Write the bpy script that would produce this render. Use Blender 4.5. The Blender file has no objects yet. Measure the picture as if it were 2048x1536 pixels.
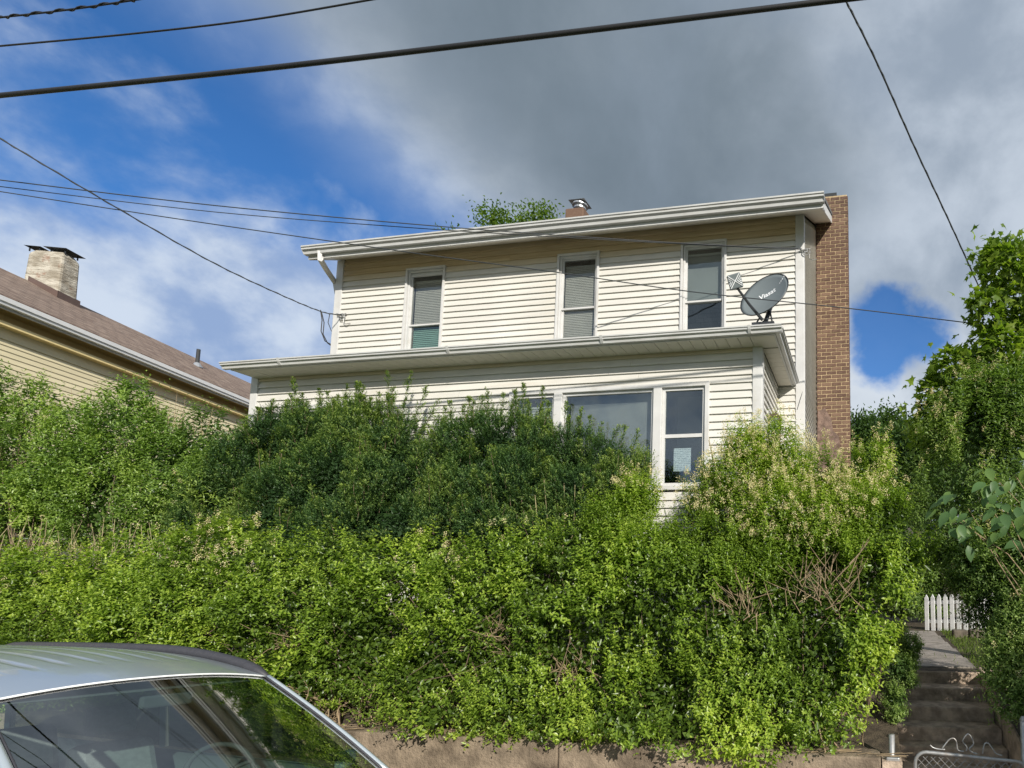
import bpy, bmesh, math
import numpy as np
from mathutils import Matrix, Vector

SC = bpy.context.scene
COL = SC.collection
# ------------------------------------------------------------------ camera
FPX, CX, CY, EYE = 1100.0, 1546.43, 1056.91, 2.2          # focal length and principal point in photo pixels, eye height
RIGHT = (0.9883234, 0.1523567, 0.0020723)
DOWN = (-0.0119016, 0.0907487, -0.9958027)
FWD = (-0.1519053, 0.9841504, 0.0915024)
cd = bpy.data.cameras.new('camera')
cam = bpy.data.objects.new('camera', cd)
COL.objects.link(cam)
cd.sensor_fit = 'HORIZONTAL'
cd.sensor_width = 36
cd.lens = FPX / 2048 * 36
cd.shift_x = (1024 - CX) / 2048
cd.shift_y = (CY - 768) / 2048
cd.clip_start = 0.05
cd.clip_end = 3000
cam.matrix_world = Matrix(((RIGHT[0], -DOWN[0], -FWD[0], 0), (RIGHT[1], -DOWN[1], -FWD[1], 0),
                           (RIGHT[2], -DOWN[2], -FWD[2], EYE), (0, 0, 0, 1)))
SC.camera = cam
_M = np.array([RIGHT, DOWN, FWD])


def ray(x, y):
    return _M.T @ np.array([(x - CX) / FPX, (y - CY) / FPX, 1.0])


def at(x, y, Y):
    "point seen at photo pixel (x, y) that stands Y metres in front of the camera"
    d = ray(x, y)
    return np.array([0, 0, EYE]) + d * (Y / d[1])


# ------------------------------------------------------------------ light
SUN = Vector((0.82, -1.0, 0.59)).normalized()
sd = bpy.data.lights.new('sun', 'SUN')
sd.energy = 4.7
sd.angle = math.radians(0.5)
sd.color = (1.0, 0.945, 0.86)
sun = bpy.data.objects.new('sun', sd)
COL.objects.link(sun)
sun.rotation_euler = SUN.to_track_quat('Z', 'Y').to_euler()
sun.location = (10, -14, 9)

W = bpy.data.worlds.new('World')
SC.world = W
W.use_nodes = True
nt = W.node_tree
nt.nodes.clear()


class NB:
    "little helper to chain shader nodes"

    def __init__(s, tree):
        s.t = tree

    def n(s, typ, **kw):
        o = s.t.nodes.new(typ)
        for k, v in kw.items():
            setattr(o, k, v)
        return o

    def put(s, sock, val):
        if isinstance(val, bpy.types.NodeSocket):
            s.t.links.new(val, sock)
        else:
            sock.default_value = val

    def m(s, op, a, b=0.0, c=0.0):
        o = s.n('ShaderNodeMath', operation=op)
        for i, x in enumerate((a, b, c)):
            if i < len(o.inputs):
                s.put(o.inputs[i], x)
        return o.outputs[0]

    def dot(s, a, vec):
        o = s.n('ShaderNodeVectorMath', operation='DOT_PRODUCT')
        s.put(o.inputs[0], a)
        o.inputs[1].default_value = tuple(vec)
        return o.outputs['Value']

    def ss(s, x, lo, hi):
        o = s.n('ShaderNodeMapRange', interpolation_type='SMOOTHSTEP')
        s.put(o.inputs[0], x)
        o.inputs[1].default_value = lo
        o.inputs[2].default_value = hi
        return o.outputs[0]

    def mix(s, f, a, b, typ='MIX'):
        o = s.n('ShaderNodeMix', data_type='RGBA', blend_type=typ)
        s.put(o.inputs[0], f)
        s.put(o.inputs[6], a)
        s.put(o.inputs[7], b)
        return o.outputs[2]

    def noise(s, vec, scale, detail=6, rough=0.55, dist=0.0):
        o = s.n('ShaderNodeTexNoise')
        if vec is not None:
            s.put(o.inputs['Vector'], vec)
        o.inputs['Scale'].default_value = scale
        o.inputs['Detail'].default_value = detail
        o.inputs['Roughness'].default_value = rough
        o.inputs['Distortion'].default_value = dist
        return o.outputs['Fac']

    def mapping(s, vec, scale=(1, 1, 1), loc=(0, 0, 0)):
        o = s.n('ShaderNodeMapping')
        s.put(o.inputs[0], vec)
        o.inputs['Scale'].default_value = scale
        o.inputs['Location'].default_value = loc
        return o.outputs[0]


def c4(c):
    return (c[0], c[1], c[2], 1.0)


b = NB(nt)
sky = b.n('ShaderNodeTexSky', sky_type='NISHITA', sun_disc=False)
sky.sun_elevation = math.asin(SUN.z)
sky.sun_rotation = math.atan2(SUN.x, SUN.y)
sky.air_density = 1.0
sky.dust_density = 0.2
sky.ozone_density = 4.0
dirv = b.n('ShaderNodeTexCoord').outputs['Generated']


def plane_n(p, q, inside):
    n = np.cross(ray(*p), ray(*q))
    n /= np.linalg.norm(n)
    return n if n @ ray(*inside) > 0 else -n


def udir(x, y):
    r = ray(x, y)
    return r / np.linalg.norm(r)


n1 = b.noise(dirv, 2.6, 7, 0.55, 0.3)
n2 = b.noise(b.mapping(dirv, (1.0, 1.0, 1.15), (3.1, 0, 1)), 5.2, 8, 0.55, 0.15)
n3 = b.noise(b.mapping(dirv, (1, 1, 1.2), (0, 5, 2)), 8.0, 7, 0.56, 0.1)
dR = b.dot(dirv, plane_n((310, 0), (880, 470), (1500, 200)))
dL = b.dot(dirv, plane_n((0, 330), (820, 520), (300, 650)))
covR = b.ss(b.m('ADD', dR, b.m('MULTIPLY', b.m('SUBTRACT', n1, 0.5), 0.18)), -0.05, 0.11)
covL = b.ss(b.m('ADD', dL, b.m('MULTIPLY', b.m('SUBTRACT', n2, 0.5), 0.75)), -0.12, 0.12)
hole = b.ss(b.m('ADD', b.dot(dirv, udir(1790, 675)), b.m('MULTIPLY', b.m('SUBTRACT', n3, 0.5), 0.012)), 0.9955, 0.9985)
wisp = b.m('MULTIPLY', b.ss(n2, 0.58, 0.78), 0.2)
covB = b.ss(b.m('ADD', b.dot(dirv, (0.0, -0.92, 0.39)), b.m('MULTIPLY', b.m('SUBTRACT', n1, 0.5), 0.9)), 0.0, 0.35)
cov = b.m('MAXIMUM', b.m('MAXIMUM', covR, b.m('MULTIPLY', covL, 0.95)), b.m('MAXIMUM', wisp, b.m('MULTIPLY', covB, 0.95)))
cov = b.m('MULTIPLY', cov, b.m('SUBTRACT', 1.0, b.m('MULTIPLY', hole, 0.95)))
thick = b.m('MULTIPLY', b.ss(dR, 0.02, 0.22), b.ss(b.m('ADD', b.dot(dirv, udir(1130, 260)), b.m('MULTIPLY', b.m('SUBTRACT', n1, 0.5), 0.26)), 0.88, 1.0))
pale = b.mix(b.ss(b.m('ADD', b.m('MULTIPLY', n3, 0.6), b.m('MULTIPLY', n2, 0.4)), 0.41, 0.59), c4((0.25, 0.345, 0.54)), c4((0.54, 0.61, 0.71)))
rimc = b.mix(b.ss(b.m('ADD', b.m('MULTIPLY', n1, 0.7), b.m('MULTIPLY', n3, 0.3)), 0.40, 0.62), c4((0.255, 0.31, 0.385)), c4((0.46, 0.52, 0.60)))
ccol = b.mix(b.ss(dR, 0.0, 0.12), pale, rimc)
ccol = b.mix(b.m('MULTIPLY', thick, b.m('ADD', 0.65, b.m('MULTIPLY', n2, 0.6))), ccol, c4((0.148, 0.190, 0.232)))
bright = b.ss(b.m('ADD', b.dot(dirv, udir(1760, 800)), b.m('MULTIPLY', b.m('SUBTRACT', n3, 0.5), 0.03)), 0.985, 1.0)
ccol = b.mix(b.m('MULTIPLY', bright, 0.55), ccol, c4((0.75, 0.80, 0.86)))
bg1 = b.n('ShaderNodeBackground')
b.put(bg1.inputs[0], b.mix(1.0, sky.outputs[0], c4((0.54, 1.0, 1.40)), 'MULTIPLY'))
bg1.inputs[1].default_value = 0.085
bg2 = b.n('ShaderNodeBackground')
b.put(bg2.inputs[0], ccol)
bg2.inputs[1].default_value = 1.0
mx = b.n('ShaderNodeMixShader')
b.put(mx.inputs[0], cov)
nt.links.new(bg1.outputs[0], mx.inputs[1])
nt.links.new(bg2.outputs[0], mx.inputs[2])
wo = b.n('ShaderNodeOutputWorld')
nt.links.new(mx.outputs[0], wo.inputs[0])

vs = SC.view_settings
vs.view_transform = 'Standard'
vs.look = 'None'
vs.exposure = 0.28
vs.gamma = 1.0
vs.use_curve_mapping = False
SC.cycles.max_bounces = 7
SC.cycles.diffuse_bounces = 3
SC.cycles.transparent_max_bounces = 12
SC.cycles.sample_clamp_indirect = 6
RNG = np.random.default_rng(7)


# ------------------------------------------------------------------ materials
def new_mat(name):
    m = bpy.data.materials.new(name)
    m.use_nodes = True
    t = m.node_tree
    p = t.nodes['Principled BSDF']
    return m, NB(t), p


def mat(name, col, rough=0.6, var=0.12, scale=6.0, bump=0.0, bscale=60.0, metal=0.0, dirt=None, dirt_amt=0.0, dscale=2.0, stretch=(1, 1, 1), spec=0.4, objvar=0.0):
    m, b, p = new_mat(name)
    co = b.mapping(b.n('ShaderNodeTexCoord').outputs['Object'], stretch)
    n = b.noise(co, scale, 5)
    lo = tuple(c * (1 - var) for c in col)
    hi = tuple(min(1, c * (1 + var)) for c in col)
    c = b.mix(b.ss(n, 0.3, 0.7), c4(lo), c4(hi))
    if dirt is not None:
        d = b.noise(b.mapping(co, (1, 1, 1), (4, 2, 7)), dscale, 8, 0.65)
        c = b.mix(b.m('MULTIPLY', b.ss(d, 0.48, 0.7), dirt_amt), c, c4(dirt))
    if objvar:
        rv = b.m('ADD', 1.0 - objvar, b.m('MULTIPLY', b.n('ShaderNodeObjectInfo').outputs['Random'], 2 * objvar))
        g_ = b.n('ShaderNodeCombineColor')
        for i_ in range(3):
            b.put(g_.inputs[i_], rv)
        c = b.mix(1.0, c, g_.outputs[0], 'MULTIPLY')
    b.put(p.inputs['Base Color'], c)
    p.inputs['Roughness'].default_value = rough
    p.inputs['Metallic'].default_value = metal
    p.inputs['Specular IOR Level'].default_value = spec
    if bump > 0:
        bn = b.n('ShaderNodeBump')
        bn.inputs['Strength'].default_value = bump
        bn.inputs['Distance'].default_value = 0.02
        b.put(bn.inputs['Height'], b.noise(co, bscale, 6, 0.65))
        b.put(p.inputs['Normal'], bn.outputs[0])
    return m


def leaf_mat(name, dark, mid, light, trans=0.35, rough=0.42, spec=0.5):
    m, b, p = new_mat(name)
    at_ = b.n('ShaderNodeAttribute', attribute_name='tint')
    ramp = b.n('ShaderNodeValToRGB')
    r = ramp.color_ramp
    r.elements[0].position = 0.0
    r.elements[0].color = c4(dark)
    r.elements[1].position = 1.0
    r.elements[1].color = c4(light)
    e = r.elements.new(0.5)
    e.color = c4(mid)
    b.put(ramp.inputs[0], at_.outputs['Fac'])
    b.put(p.inputs['Base Color'], ramp.outputs[0])
    p.inputs['Roughness'].default_value = rough
    p.inputs['Specular IOR Level'].default_value = spec
    tr = b.n('ShaderNodeBsdfTranslucent')
    b.put(tr.inputs[0], b.mix(1.0, ramp.outputs[0], c4((1.35, 1.5, 0.6)), 'MULTIPLY'))
    mxx = b.n('ShaderNodeMixShader')
    mxx.inputs[0].default_value = trans
    out = m.node_tree.nodes['Material Output']
    m.node_tree.links.new(p.outputs[0], mxx.inputs[1])
    m.node_tree.links.new(tr.outputs[0], mxx.inputs[2])
    m.node_tree.links.new(mxx.outputs[0], out.inputs[0])
    return m


def glass_mat(name, tint=(0.9, 0.95, 0.95), refl=(1, 1, 1), ior=1.5, boost=1.0, rough=0.0, wavy=0.0):
    m, b, p = new_mat(name)
    m.node_tree.nodes.remove(p)
    tr = b.n('ShaderNodeBsdfTransparent')
    tr.inputs[0].default_value = c4(tint)
    gl = b.n('ShaderNodeBsdfGlossy')
    gl.inputs['Color'].default_value = c4(refl)
    gl.inputs['Roughness'].default_value = rough
    geo = b.n('ShaderNodeNewGeometry')
    vd = b.n('ShaderNodeVectorMath', operation='DOT_PRODUCT')
    b.put(vd.inputs[0], geo.outputs['Normal'])
    b.put(vd.inputs[1], geo.outputs['Incoming'])
    r0 = ((ior - 1) / (ior + 1)) ** 2
    fres = b.m('ADD', r0, b.m('MULTIPLY', 1 - r0, b.m('POWER', b.m('SUBTRACT', 1.0, b.m('ABSOLUTE', vd.outputs['Value'])), 5.0)))
    if wavy > 0:
        bn = b.n('ShaderNodeBump')
        bn.inputs['Strength'].default_value = wavy
        bn.inputs['Distance'].default_value = 0.05
        b.put(bn.inputs['Height'], b.noise(b.n('ShaderNodeTexCoord').outputs['Object'], 1.7, 2))
        b.put(gl.inputs['Normal'], bn.outputs[0])
    mxx = b.n('ShaderNodeMixShader')
    b.put(mxx.inputs[0], b.m('MINIMUM', b.m('MULTIPLY', fres, boost), 1.0))
    out = m.node_tree.nodes['Material Output']
    m.node_tree.links.new(tr.outputs[0], mxx.inputs[1])
    m.node_tree.links.new(gl.outputs[0], mxx.inputs[2])
    m.node_tree.links.new(mxx.outputs[0], out.inputs[0])
    return m


MT = {}
MT['siding'] = mat('white_vinyl', (0.60, 0.583, 0.535), 0.5, 0.06, 3.0, dirt=(0.48, 0.43, 0.34), dirt_amt=0.45, dscale=1.3, stretch=(0.5, 1, 3), bump=0.06, bscale=35, objvar=0.045)
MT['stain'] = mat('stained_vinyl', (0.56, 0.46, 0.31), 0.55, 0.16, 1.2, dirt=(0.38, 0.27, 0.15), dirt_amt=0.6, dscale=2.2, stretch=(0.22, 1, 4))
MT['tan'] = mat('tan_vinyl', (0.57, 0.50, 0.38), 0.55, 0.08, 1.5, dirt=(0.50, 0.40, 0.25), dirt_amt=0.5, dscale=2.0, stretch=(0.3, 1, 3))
MT['white'] = mat('white_trim', (0.56, 0.555, 0.54), 0.45, 0.05, 4.0, dirt=(0.40, 0.38, 0.33), dirt_amt=0.45, dscale=3.0)
MT['gutter'] = mat('gutter_white', (0.47, 0.47, 0.455), 0.35, 0.06, 4.0, dirt=(0.36, 0.34, 0.30), dirt_amt=0.6, dscale=2.2, stretch=(1, 1, 4))
MT['soffit'] = mat('soffit_vinyl', (0.62, 0.59, 0.51), 0.5, 0.06, 3.0, dirt=(0.55, 0.49, 0.38), dirt_amt=0.3)
MT['dark'] = mat('dark_gap', (0.03, 0.03, 0.03), 0.8)
MT['room'] = mat('room_wall', (0.16, 0.15, 0.14), 0.9)
MT['blind'] = mat('blind_vinyl', (0.62, 0.62, 0.59), 0.6, 0.05)
MT['green_blind'] = mat('green_blind', (0.34, 0.56, 0.50), 0.6, 0.06)
MT['curtain'] = mat('grey_curtain', (0.31, 0.315, 0.31), 0.9, 0.12, 1.5)
MT['glass'] = glass_mat('window_glass', (0.80, 0.83, 0.82), (0.95, 1.0, 1.0), 1.5, 2.4, 0.0, 0.12)
MT['screen'] = glass_mat('screened_glass', (0.78, 0.79, 0.77), (0.9, 0.95, 1.0), 1.5, 1.4, 0.05, 0.1)
MT['shingle'] = None
MT['concrete'] = mat('old_concrete', (0.25, 0.195, 0.138), 0.9, 0.28, 7.0, 0.9, 30.0, dirt=(0.085, 0.062, 0.042), dirt_amt=0.9, dscale=1.8)
MT['step'] = mat('dark_concrete', (0.43, 0.335, 0.25), 0.92, 0.3, 9.0, 0.7, 45.0, dirt=(0.12, 0.10, 0.08), dirt_amt=0.7, dscale=4.0)
MT['path'] = mat('path_concrete', (0.27, 0.24, 0.21), 0.92, 0.2, 6.0, 0.5, 45.0, dirt=(0.13, 0.12, 0.08), dirt_amt=0.6, dscale=3.0)
MT['asphalt'] = mat('asphalt', (0.055, 0.055, 0.056), 0.9, 0.2, 20.0, 0.5, 150.0)
MT['soil'] = mat('leaf_litter_soil', (0.075, 0.058, 0.038), 0.95, 0.35, 14.0, 0.8, 50.0)
MT['lawn'] = mat('lawn_ground', (0.085, 0.11, 0.03), 0.95, 0.3, 9.0, 0.7, 70.0, dirt=(0.09, 0.07, 0.04), dirt_amt=0.6, dscale=3)
MT['galv'] = mat('galvanised_pipe', (0.36, 0.36, 0.35), 0.45, 0.15, 20.0, metal=0.6, dirt=(0.25, 0.18, 0.12), dirt_amt=0.5, dscale=9)
MT['wire'] = mat('black_cable', (0.018, 0.018, 0.02), 0.55, 0.1)
MT['thinwire'] = mat('weathered_cable', (0.04, 0.045, 0.05), 0.6, 0.1)
MT['dish'] = mat('dish_grey', (0.155, 0.18, 0.185), 0.45, 0.04, 3.0)
MT['dishdark'] = mat('dark_steel', (0.03, 0.033, 0.036), 0.45, 0.15, 20)
MT['ink'] = mat('white_print', (0.85, 0.86, 0.86), 0.5, 0.0)
MT['brown'] = mat('brown_flashing', (0.105, 0.07, 0.058), 0.5, 0.08)
MT['metalcap'] = mat('galvanised_cap', (0.50, 0.51, 0.52), 0.35, 0.1, metal=0.7)
MT['cream'] = mat('cream_vinyl', (0.80, 0.71, 0.47), 0.5, 0.04, 3.0, dirt=(0.70, 0.60, 0.38), dirt_amt=0.3, dscale=1.5, stretch=(0.5, 1, 3), objvar=0.04)
MT['neighbour_gutter'] = mat('clean_gutter_white', (0.86, 0.86, 0.86), 0.4, 0.03)
MT['creamtrim'] = mat('cream_trim', (0.90, 0.72, 0.36), 0.5, 0.04)
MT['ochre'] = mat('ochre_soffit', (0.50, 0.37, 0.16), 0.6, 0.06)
MT['mortar'] = mat('tan_mortar', (0.42, 0.32, 0.19), 0.95, 0.2, 12.0, 0.4, 60)
MT['smear'] = mat('smeared_mortar', (0.175, 0.12, 0.095), 0.95, 0.35, 9.0, 0.8, 30, dirt=(0.10, 0.06, 0.045), dirt_amt=0.7, dscale=6)
MT['whitefence'] = mat('white_fence_paint', (0.78, 0.78, 0.77), 0.6, 0.05, 6, dirt=(0.45, 0.45, 0.40), dirt_amt=0.5, dscale=5)
MT['bark'] = mat('grey_brown_bark', (0.16, 0.115, 0.075), 0.9, 0.3, 20, 0.6, 60)
MT['twig'] = mat('pale_twig', (0.27, 0.20, 0.12), 0.85, 0.3, 25)
MT['deadleaf'] = mat('dead_leaf', (0.30, 0.17, 0.09), 0.85, 0.3, 15)
MT['cane'] = mat('dry_cane', (0.32, 0.27, 0.15), 0.85, 0.25, 15)
MT['stonebed'] = mat('bed_stone', (0.12, 0.10, 0.075), 0.9, 0.3, 8, 0.6, 30)
MT['paper'] = None


def brick_mat():
    m, b, p = new_mat('brown_brick')
    info = b.n('ShaderNodeObjectInfo')
    ramp = b.n('ShaderNodeValToRGB')
    r = ramp.color_ramp
    r.elements[0].color = c4((0.085, 0.046, 0.032))
    r.elements[1].color = c4((0.165, 0.100, 0.066))
    e = r.elements.new(0.55)
    e.color = c4((0.118, 0.066, 0.045))
    b.put(ramp.inputs[0], info.outputs['Random'])
    co = b.n('ShaderNodeTexCoord').outputs['Object']
    n = b.noise(b.mapping(co, (1.0, 1.0, 0.5)), 38, 4)
    c = b.mix(b.m('MULTIPLY', b.ss(n, 0.45, 0.75), 0.45), ramp.outputs[0], c4((0.21, 0.15, 0.10)))
    b.put(p.inputs['Base Color'], c)
    p.inputs['Roughness'].default_value = 0.9
    bn = b.n('ShaderNodeBump')
    bn.inputs['Strength'].default_value = 0.5
    bn.inputs['Distance'].default_value = 0.006
    b.put(bn.inputs['Height'], b.noise(co, 90, 5))
    b.put(p.inputs['Normal'], bn.outputs[0])
    return m


MT['brick'] = brick_mat()


def shingle_mat(name, c1, c2, c3):
    m, b, p = new_mat(name)
    co = b.n('ShaderNodeTexCoord').outputs['UV']
    br = b.n('ShaderNodeTexBrick')
    b.put(br.inputs['Vector'], co)
    br.inputs['Color1'].default_value = c4(c1)
    br.inputs['Color2'].default_value = c4(c2)
    br.inputs['Mortar'].default_value = c4(tuple(x * 0.45 for x in c1))
    br.inputs['Scale'].default_value = 1.0
    br.inputs['Mortar Size'].default_value = 0.008
    br.inputs['Brick Width'].default_value = 0.24
    br.inputs['Row Height'].default_value = 0.13
    n = b.noise(b.mapping(co, (1, 5, 1)), 3.0, 7, 0.7)
    c = b.mix(b.m('MULTIPLY', b.ss(n, 0.5, 0.62), 0.8), br.outputs[0], c4(c3))
    b.put(p.inputs['Base Color'], c)
    p.inputs['Roughness'].default_value = 0.9
    bn = b.n('ShaderNodeBump')
    bn.inputs['Strength'].default_value = 0.7
    bn.inputs['Distance'].default_value = 0.02
    b.put(bn.inputs['Height'], b.m('ADD', br.outputs['Color'], b.m('MULTIPLY', b.noise(co, 60, 4), 0.3)))
    b.put(p.inputs['Normal'], bn.outputs[0])
    return m


MT['shingle'] = shingle_mat('brown_shingle', (0.15, 0.10, 0.075), (0.27, 0.195, 0.15), (0.36, 0.28, 0.22))
MT['greyshingle'] = shingle_mat('grey_shingle', (0.10, 0.10, 0.10), (0.15, 0.15, 0.15), (0.12, 0.12, 0.12))


def stucco_mat():
    m, b, p = new_mat('worn_whitewashed_masonry')
    co = b.n('ShaderNodeTexCoord').outputs['Object']
    a = b.noise(b.mapping(co, (1, 1, 2.2)), 3.2, 8, 0.65)
    c = b.mix(b.ss(a, 0.36, 0.62), c4((0.27, 0.235, 0.18)), c4((0.50, 0.465, 0.39)))
    d = b.noise(b.mapping(co, (1, 1, 1), (5, 1, 2)), 2.4, 6, 0.6)
    c = b.mix(b.m('MULTIPLY', b.ss(d, 0.60, 0.68), 0.7), c, c4((0.24, 0.13, 0.085)))
    b.put(p.inputs['Base Color'], c)
    p.inputs['Roughness'].default_value = 0.95
    bn = b.n('ShaderNodeBump')
    bn.inputs['Strength'].default_value = 0.9
    bn.inputs['Distance'].default_value = 0.05
    br = b.n('ShaderNodeTexBrick')
    br.inputs['Scale'].default_value = 4.0
    b.put(br.inputs['Vector'], co)
    b.put(bn.inputs['Height'], b.m('ADD', a, b.noise(b.mapping(co, (1, 1, 5)), 5, 5)))
    b.put(p.inputs['Normal'], bn.outputs[0])
    return m


MT['stucco'] = stucco_mat()


def paper_mat():
    m, b, p = new_mat('printed_paper')
    co = b.n('ShaderNodeTexCoord').outputs['Object']
    sep = b.n('ShaderNodeSeparateXYZ')
    b.put(sep.inputs[0], co)
    rows = b.m('GREATER_THAN', b.m('FRACT', b.m('MULTIPLY', sep.outputs[2], 44.0)), 0.55)
    words = b.m('GREATER_THAN', b.noise(b.mapping(co, (60, 1, 31)), 1.0, 1), 0.46)
    f = b.m('MULTIPLY', b.m('MULTIPLY', rows, words), 0.8)
    b.put(p.inputs['Base Color'], b.mix(f, c4((0.70, 0.76, 0.80)), c4((0.26, 0.30, 0.36))))
    p.inputs['Roughness'].default_value = 0.7
    return m


MT['paper'] = paper_mat()
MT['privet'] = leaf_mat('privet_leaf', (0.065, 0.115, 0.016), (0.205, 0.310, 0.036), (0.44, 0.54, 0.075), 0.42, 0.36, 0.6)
MT['privet_deep'] = leaf_mat('privet_leaf_deep', (0.060, 0.115, 0.024), (0.175, 0.280, 0.052), (0.38, 0.49, 0.10), 0.40, 0.38, 0.6)
MT['privet_dusk'] = leaf_mat('privet_leaf_dull', (0.065, 0.12, 0.032), (0.175, 0.27, 0.062), (0.36, 0.45, 0.12), 0.40, 0.42, 0.45)
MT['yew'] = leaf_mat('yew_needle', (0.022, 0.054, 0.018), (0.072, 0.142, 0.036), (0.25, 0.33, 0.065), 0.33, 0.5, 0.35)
MT['maple'] = leaf_mat('maple_leaf', (0.07, 0.125, 0.02), (0.145, 0.225, 0.03), (0.28, 0.36, 0.045), 0.5, 0.5, 0.35)
MT['sapling'] = leaf_mat('broad_leaf', (0.06, 0.12, 0.045), (0.10, 0.185, 0.06), (0.25, 0.33, 0.03), 0.35, 0.45, 0.4)
MT['wood'] = leaf_mat('hill_tree_leaf', (0.03, 0.062, 0.018), (0.06, 0.112, 0.028), (0.12, 0.18, 0.04), 0.3, 0.6, 0.2)
MT['grassblade'] = leaf_mat('grass_blade', (0.06, 0.10, 0.015), (0.11, 0.17, 0.025), (0.22, 0.28, 0.05), 0.4, 0.6, 0.3)
MT['bloom'] = leaf_mat('cream_blossom', (0.50, 0.40, 0.20), (0.68, 0.58, 0.33), (0.82, 0.75, 0.50), 0.3, 0.7, 0.2)

# ------------------------------------------------------------------ object helpers
WM = {}


def reg(o, parent=None, local=False):
    COL.objects.link(o)
    if parent is None:
        WM[o] = o.matrix_basis.copy()
    else:
        o.parent = parent
        if local:
            WM[o] = WM[parent] @ o.matrix_basis
        else:
            o.matrix_parent_inverse = WM[parent].inverted()
            WM[o] = o.matrix_basis.copy()
    return o


def tag(o, label, cat, group=None, kind=None):
    if label:
        o['label'] = label
    if cat:
        o['category'] = cat
    if group:
        o['group'] = group
    if kind:
        o['kind'] = kind
    return o


def empty(name, loc, label, cat, group=None, rot=None):
    o = bpy.data.objects.new(name, None)
    o.empty_display_size = 0.2
    o.location = loc
    if rot:
        o.rotation_euler = rot
    reg(o)
    return tag(o, label, cat, group)


class MB:
    "collects simple shapes into one mesh"

    def __init__(s):
        s.v = []
        s.f = []

    def add(s, v, f):
        n = len(s.v)
        s.v += [tuple(map(float, p)) for p in v]
        s.f += [tuple(i + n for i in q) for q in f]
        return s

    def box(s, x0, x1, y0, y1, z0, z1):
        return s.add([(x0, y0, z0), (x1, y0, z0), (x1, y1, z0), (x0, y1, z0), (x0, y0, z1), (x1, y0, z1), (x1, y1, z1), (x0, y1, z1)],
                     [(0, 3, 2, 1), (4, 5, 6, 7), (0, 1, 5, 4), (1, 2, 6, 5), (2, 3, 7, 6), (3, 0, 4, 7)])

    def hexa(s, lo, hi):
        "two quads (4 points each) joined"
        return s.add(list(lo) + list(hi), [(0, 3, 2, 1), (4, 5, 6, 7), (0, 1, 5, 4), (1, 2, 6, 5), (2, 3, 7, 6), (3, 0, 4, 7)])

    def prism(s, poly, a, bb):
        "extrude a closed polygon of 3D points by vector"
        n = len(poly)
        lo = [np.array(p) + np.array(a) for p in poly]
        hi = [np.array(p) + np.array(bb) for p in poly]
        return s.add(lo + hi, [tuple(range(n))[::-1], tuple(range(n, 2 * n))] + [(i, (i + 1) % n, n + (i + 1) % n, n + i) for i in range(n)])

    def tube(s, pts, r, k=6, cap=True):
        pts = [np.array(p, float) for p in pts]
        rr = r if hasattr(r, '__len__') else [r] * len(pts)
        rings = []
        prev = None
        for i, p in enumerate(pts):
            t = pts[min(i + 1, len(pts) - 1)] - pts[max(i - 1, 0)]
            t = t / (np.linalg.norm(t) + 1e-9)
            if prev is None:
                ref = np.array([0, 0, 1.0]) if abs(t[2]) < 0.9 else np.array([1.0, 0, 0])
                u = np.cross(t, ref)
            else:
                u = prev - t * (prev @ t)
            u = u / (np.linalg.norm(u) + 1e-9)
            prev = u
            w = np.cross(t, u)
            rings.append([p + rr[i] * (math.cos(2 * math.pi * j / k) * u + math.sin(2 * math.pi * j / k) * w) for j in range(k)])
        v = [q for ring in rings for q in ring]
        f = []
        for i in range(len(pts) - 1):
            for j in range(k):
                f.append((i * k + j, i * k + (j + 1) % k, (i + 1) * k + (j + 1) % k, (i + 1) * k + j))
        if cap:
            f.append(tuple(range(k))[::-1])
            f.append(tuple((len(pts) - 1) * k + j for j in range(k)))
        return s.add(v, f)

    def mesh(s, name, material=None, smooth=False):
        m = bpy.data.meshes.new(name)
        m.from_pydata(s.v, [], s.f)
        bm = bmesh.new()
        bm.from_mesh(m)
        bmesh.ops.recalc_face_normals(bm, faces=bm.faces)
        bm.to_mesh(m)
        bm.free()
        if material:
            m.materials.append(MT[material] if isinstance(material, str) else material)
        if smooth:
            m.polygons.foreach_set('use_smooth', [True] * len(m.polygons))
        return m

    def build(s, name, material, parent=None, local=False, smooth=False, bevel=0.0):
        o = bpy.data.objects.new(name, s.mesh(name, material, smooth))
        if bevel:
            md = o.modifiers.new('bevel', 'BEVEL')
            md.width = bevel
            md.segments = 2
            md.limit_method = 'ANGLE'
        return reg(o, parent, local)


def tri_mesh(name, V, F, material, tint=None):
    m = bpy.data.meshes.new(name)
    nv, nf = len(V), len(F)
    m.vertices.add(nv)
    m.vertices.foreach_set('co', np.ascontiguousarray(V, dtype=np.float32).ravel())
    m.loops.add(nf * 3)
    m.loops.foreach_set('vertex_index', np.ascontiguousarray(F, dtype=np.int32).ravel())
    m.polygons.add(nf)
    m.polygons.foreach_set('loop_start', np.arange(0, nf * 3, 3, dtype=np.int32))
    m.polygons.foreach_set('loop_total', np.full(nf, 3, dtype=np.int32))
    m.update(calc_edges=True)
    m.materials.append(MT[material])
    if tint is not None:
        a = m.attributes.new('tint', 'FLOAT', 'POINT')
        a.data.foreach_set('value', np.clip(np.asarray(tint, dtype=np.float32), 0, 1))
    return m


# ------------------------------------------------------------------ siding, walls with openings
_bm = {}


def board_mesh(L, h, butt, material):
    key = (round(L, 4), round(h, 4), butt, material)
    if key not in _bm:
        poly = [(0, 0, 0), (0, -butt, 0.0), (0, -butt, 0.005), (0, -0.003, h + 0.004), (0, 0, h + 0.004)]
        _bm[key] = MB().prism(poly, (0, 0, 0), (L, 0, 0)).mesh('siding_board', material)
    return _bm[key]


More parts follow.
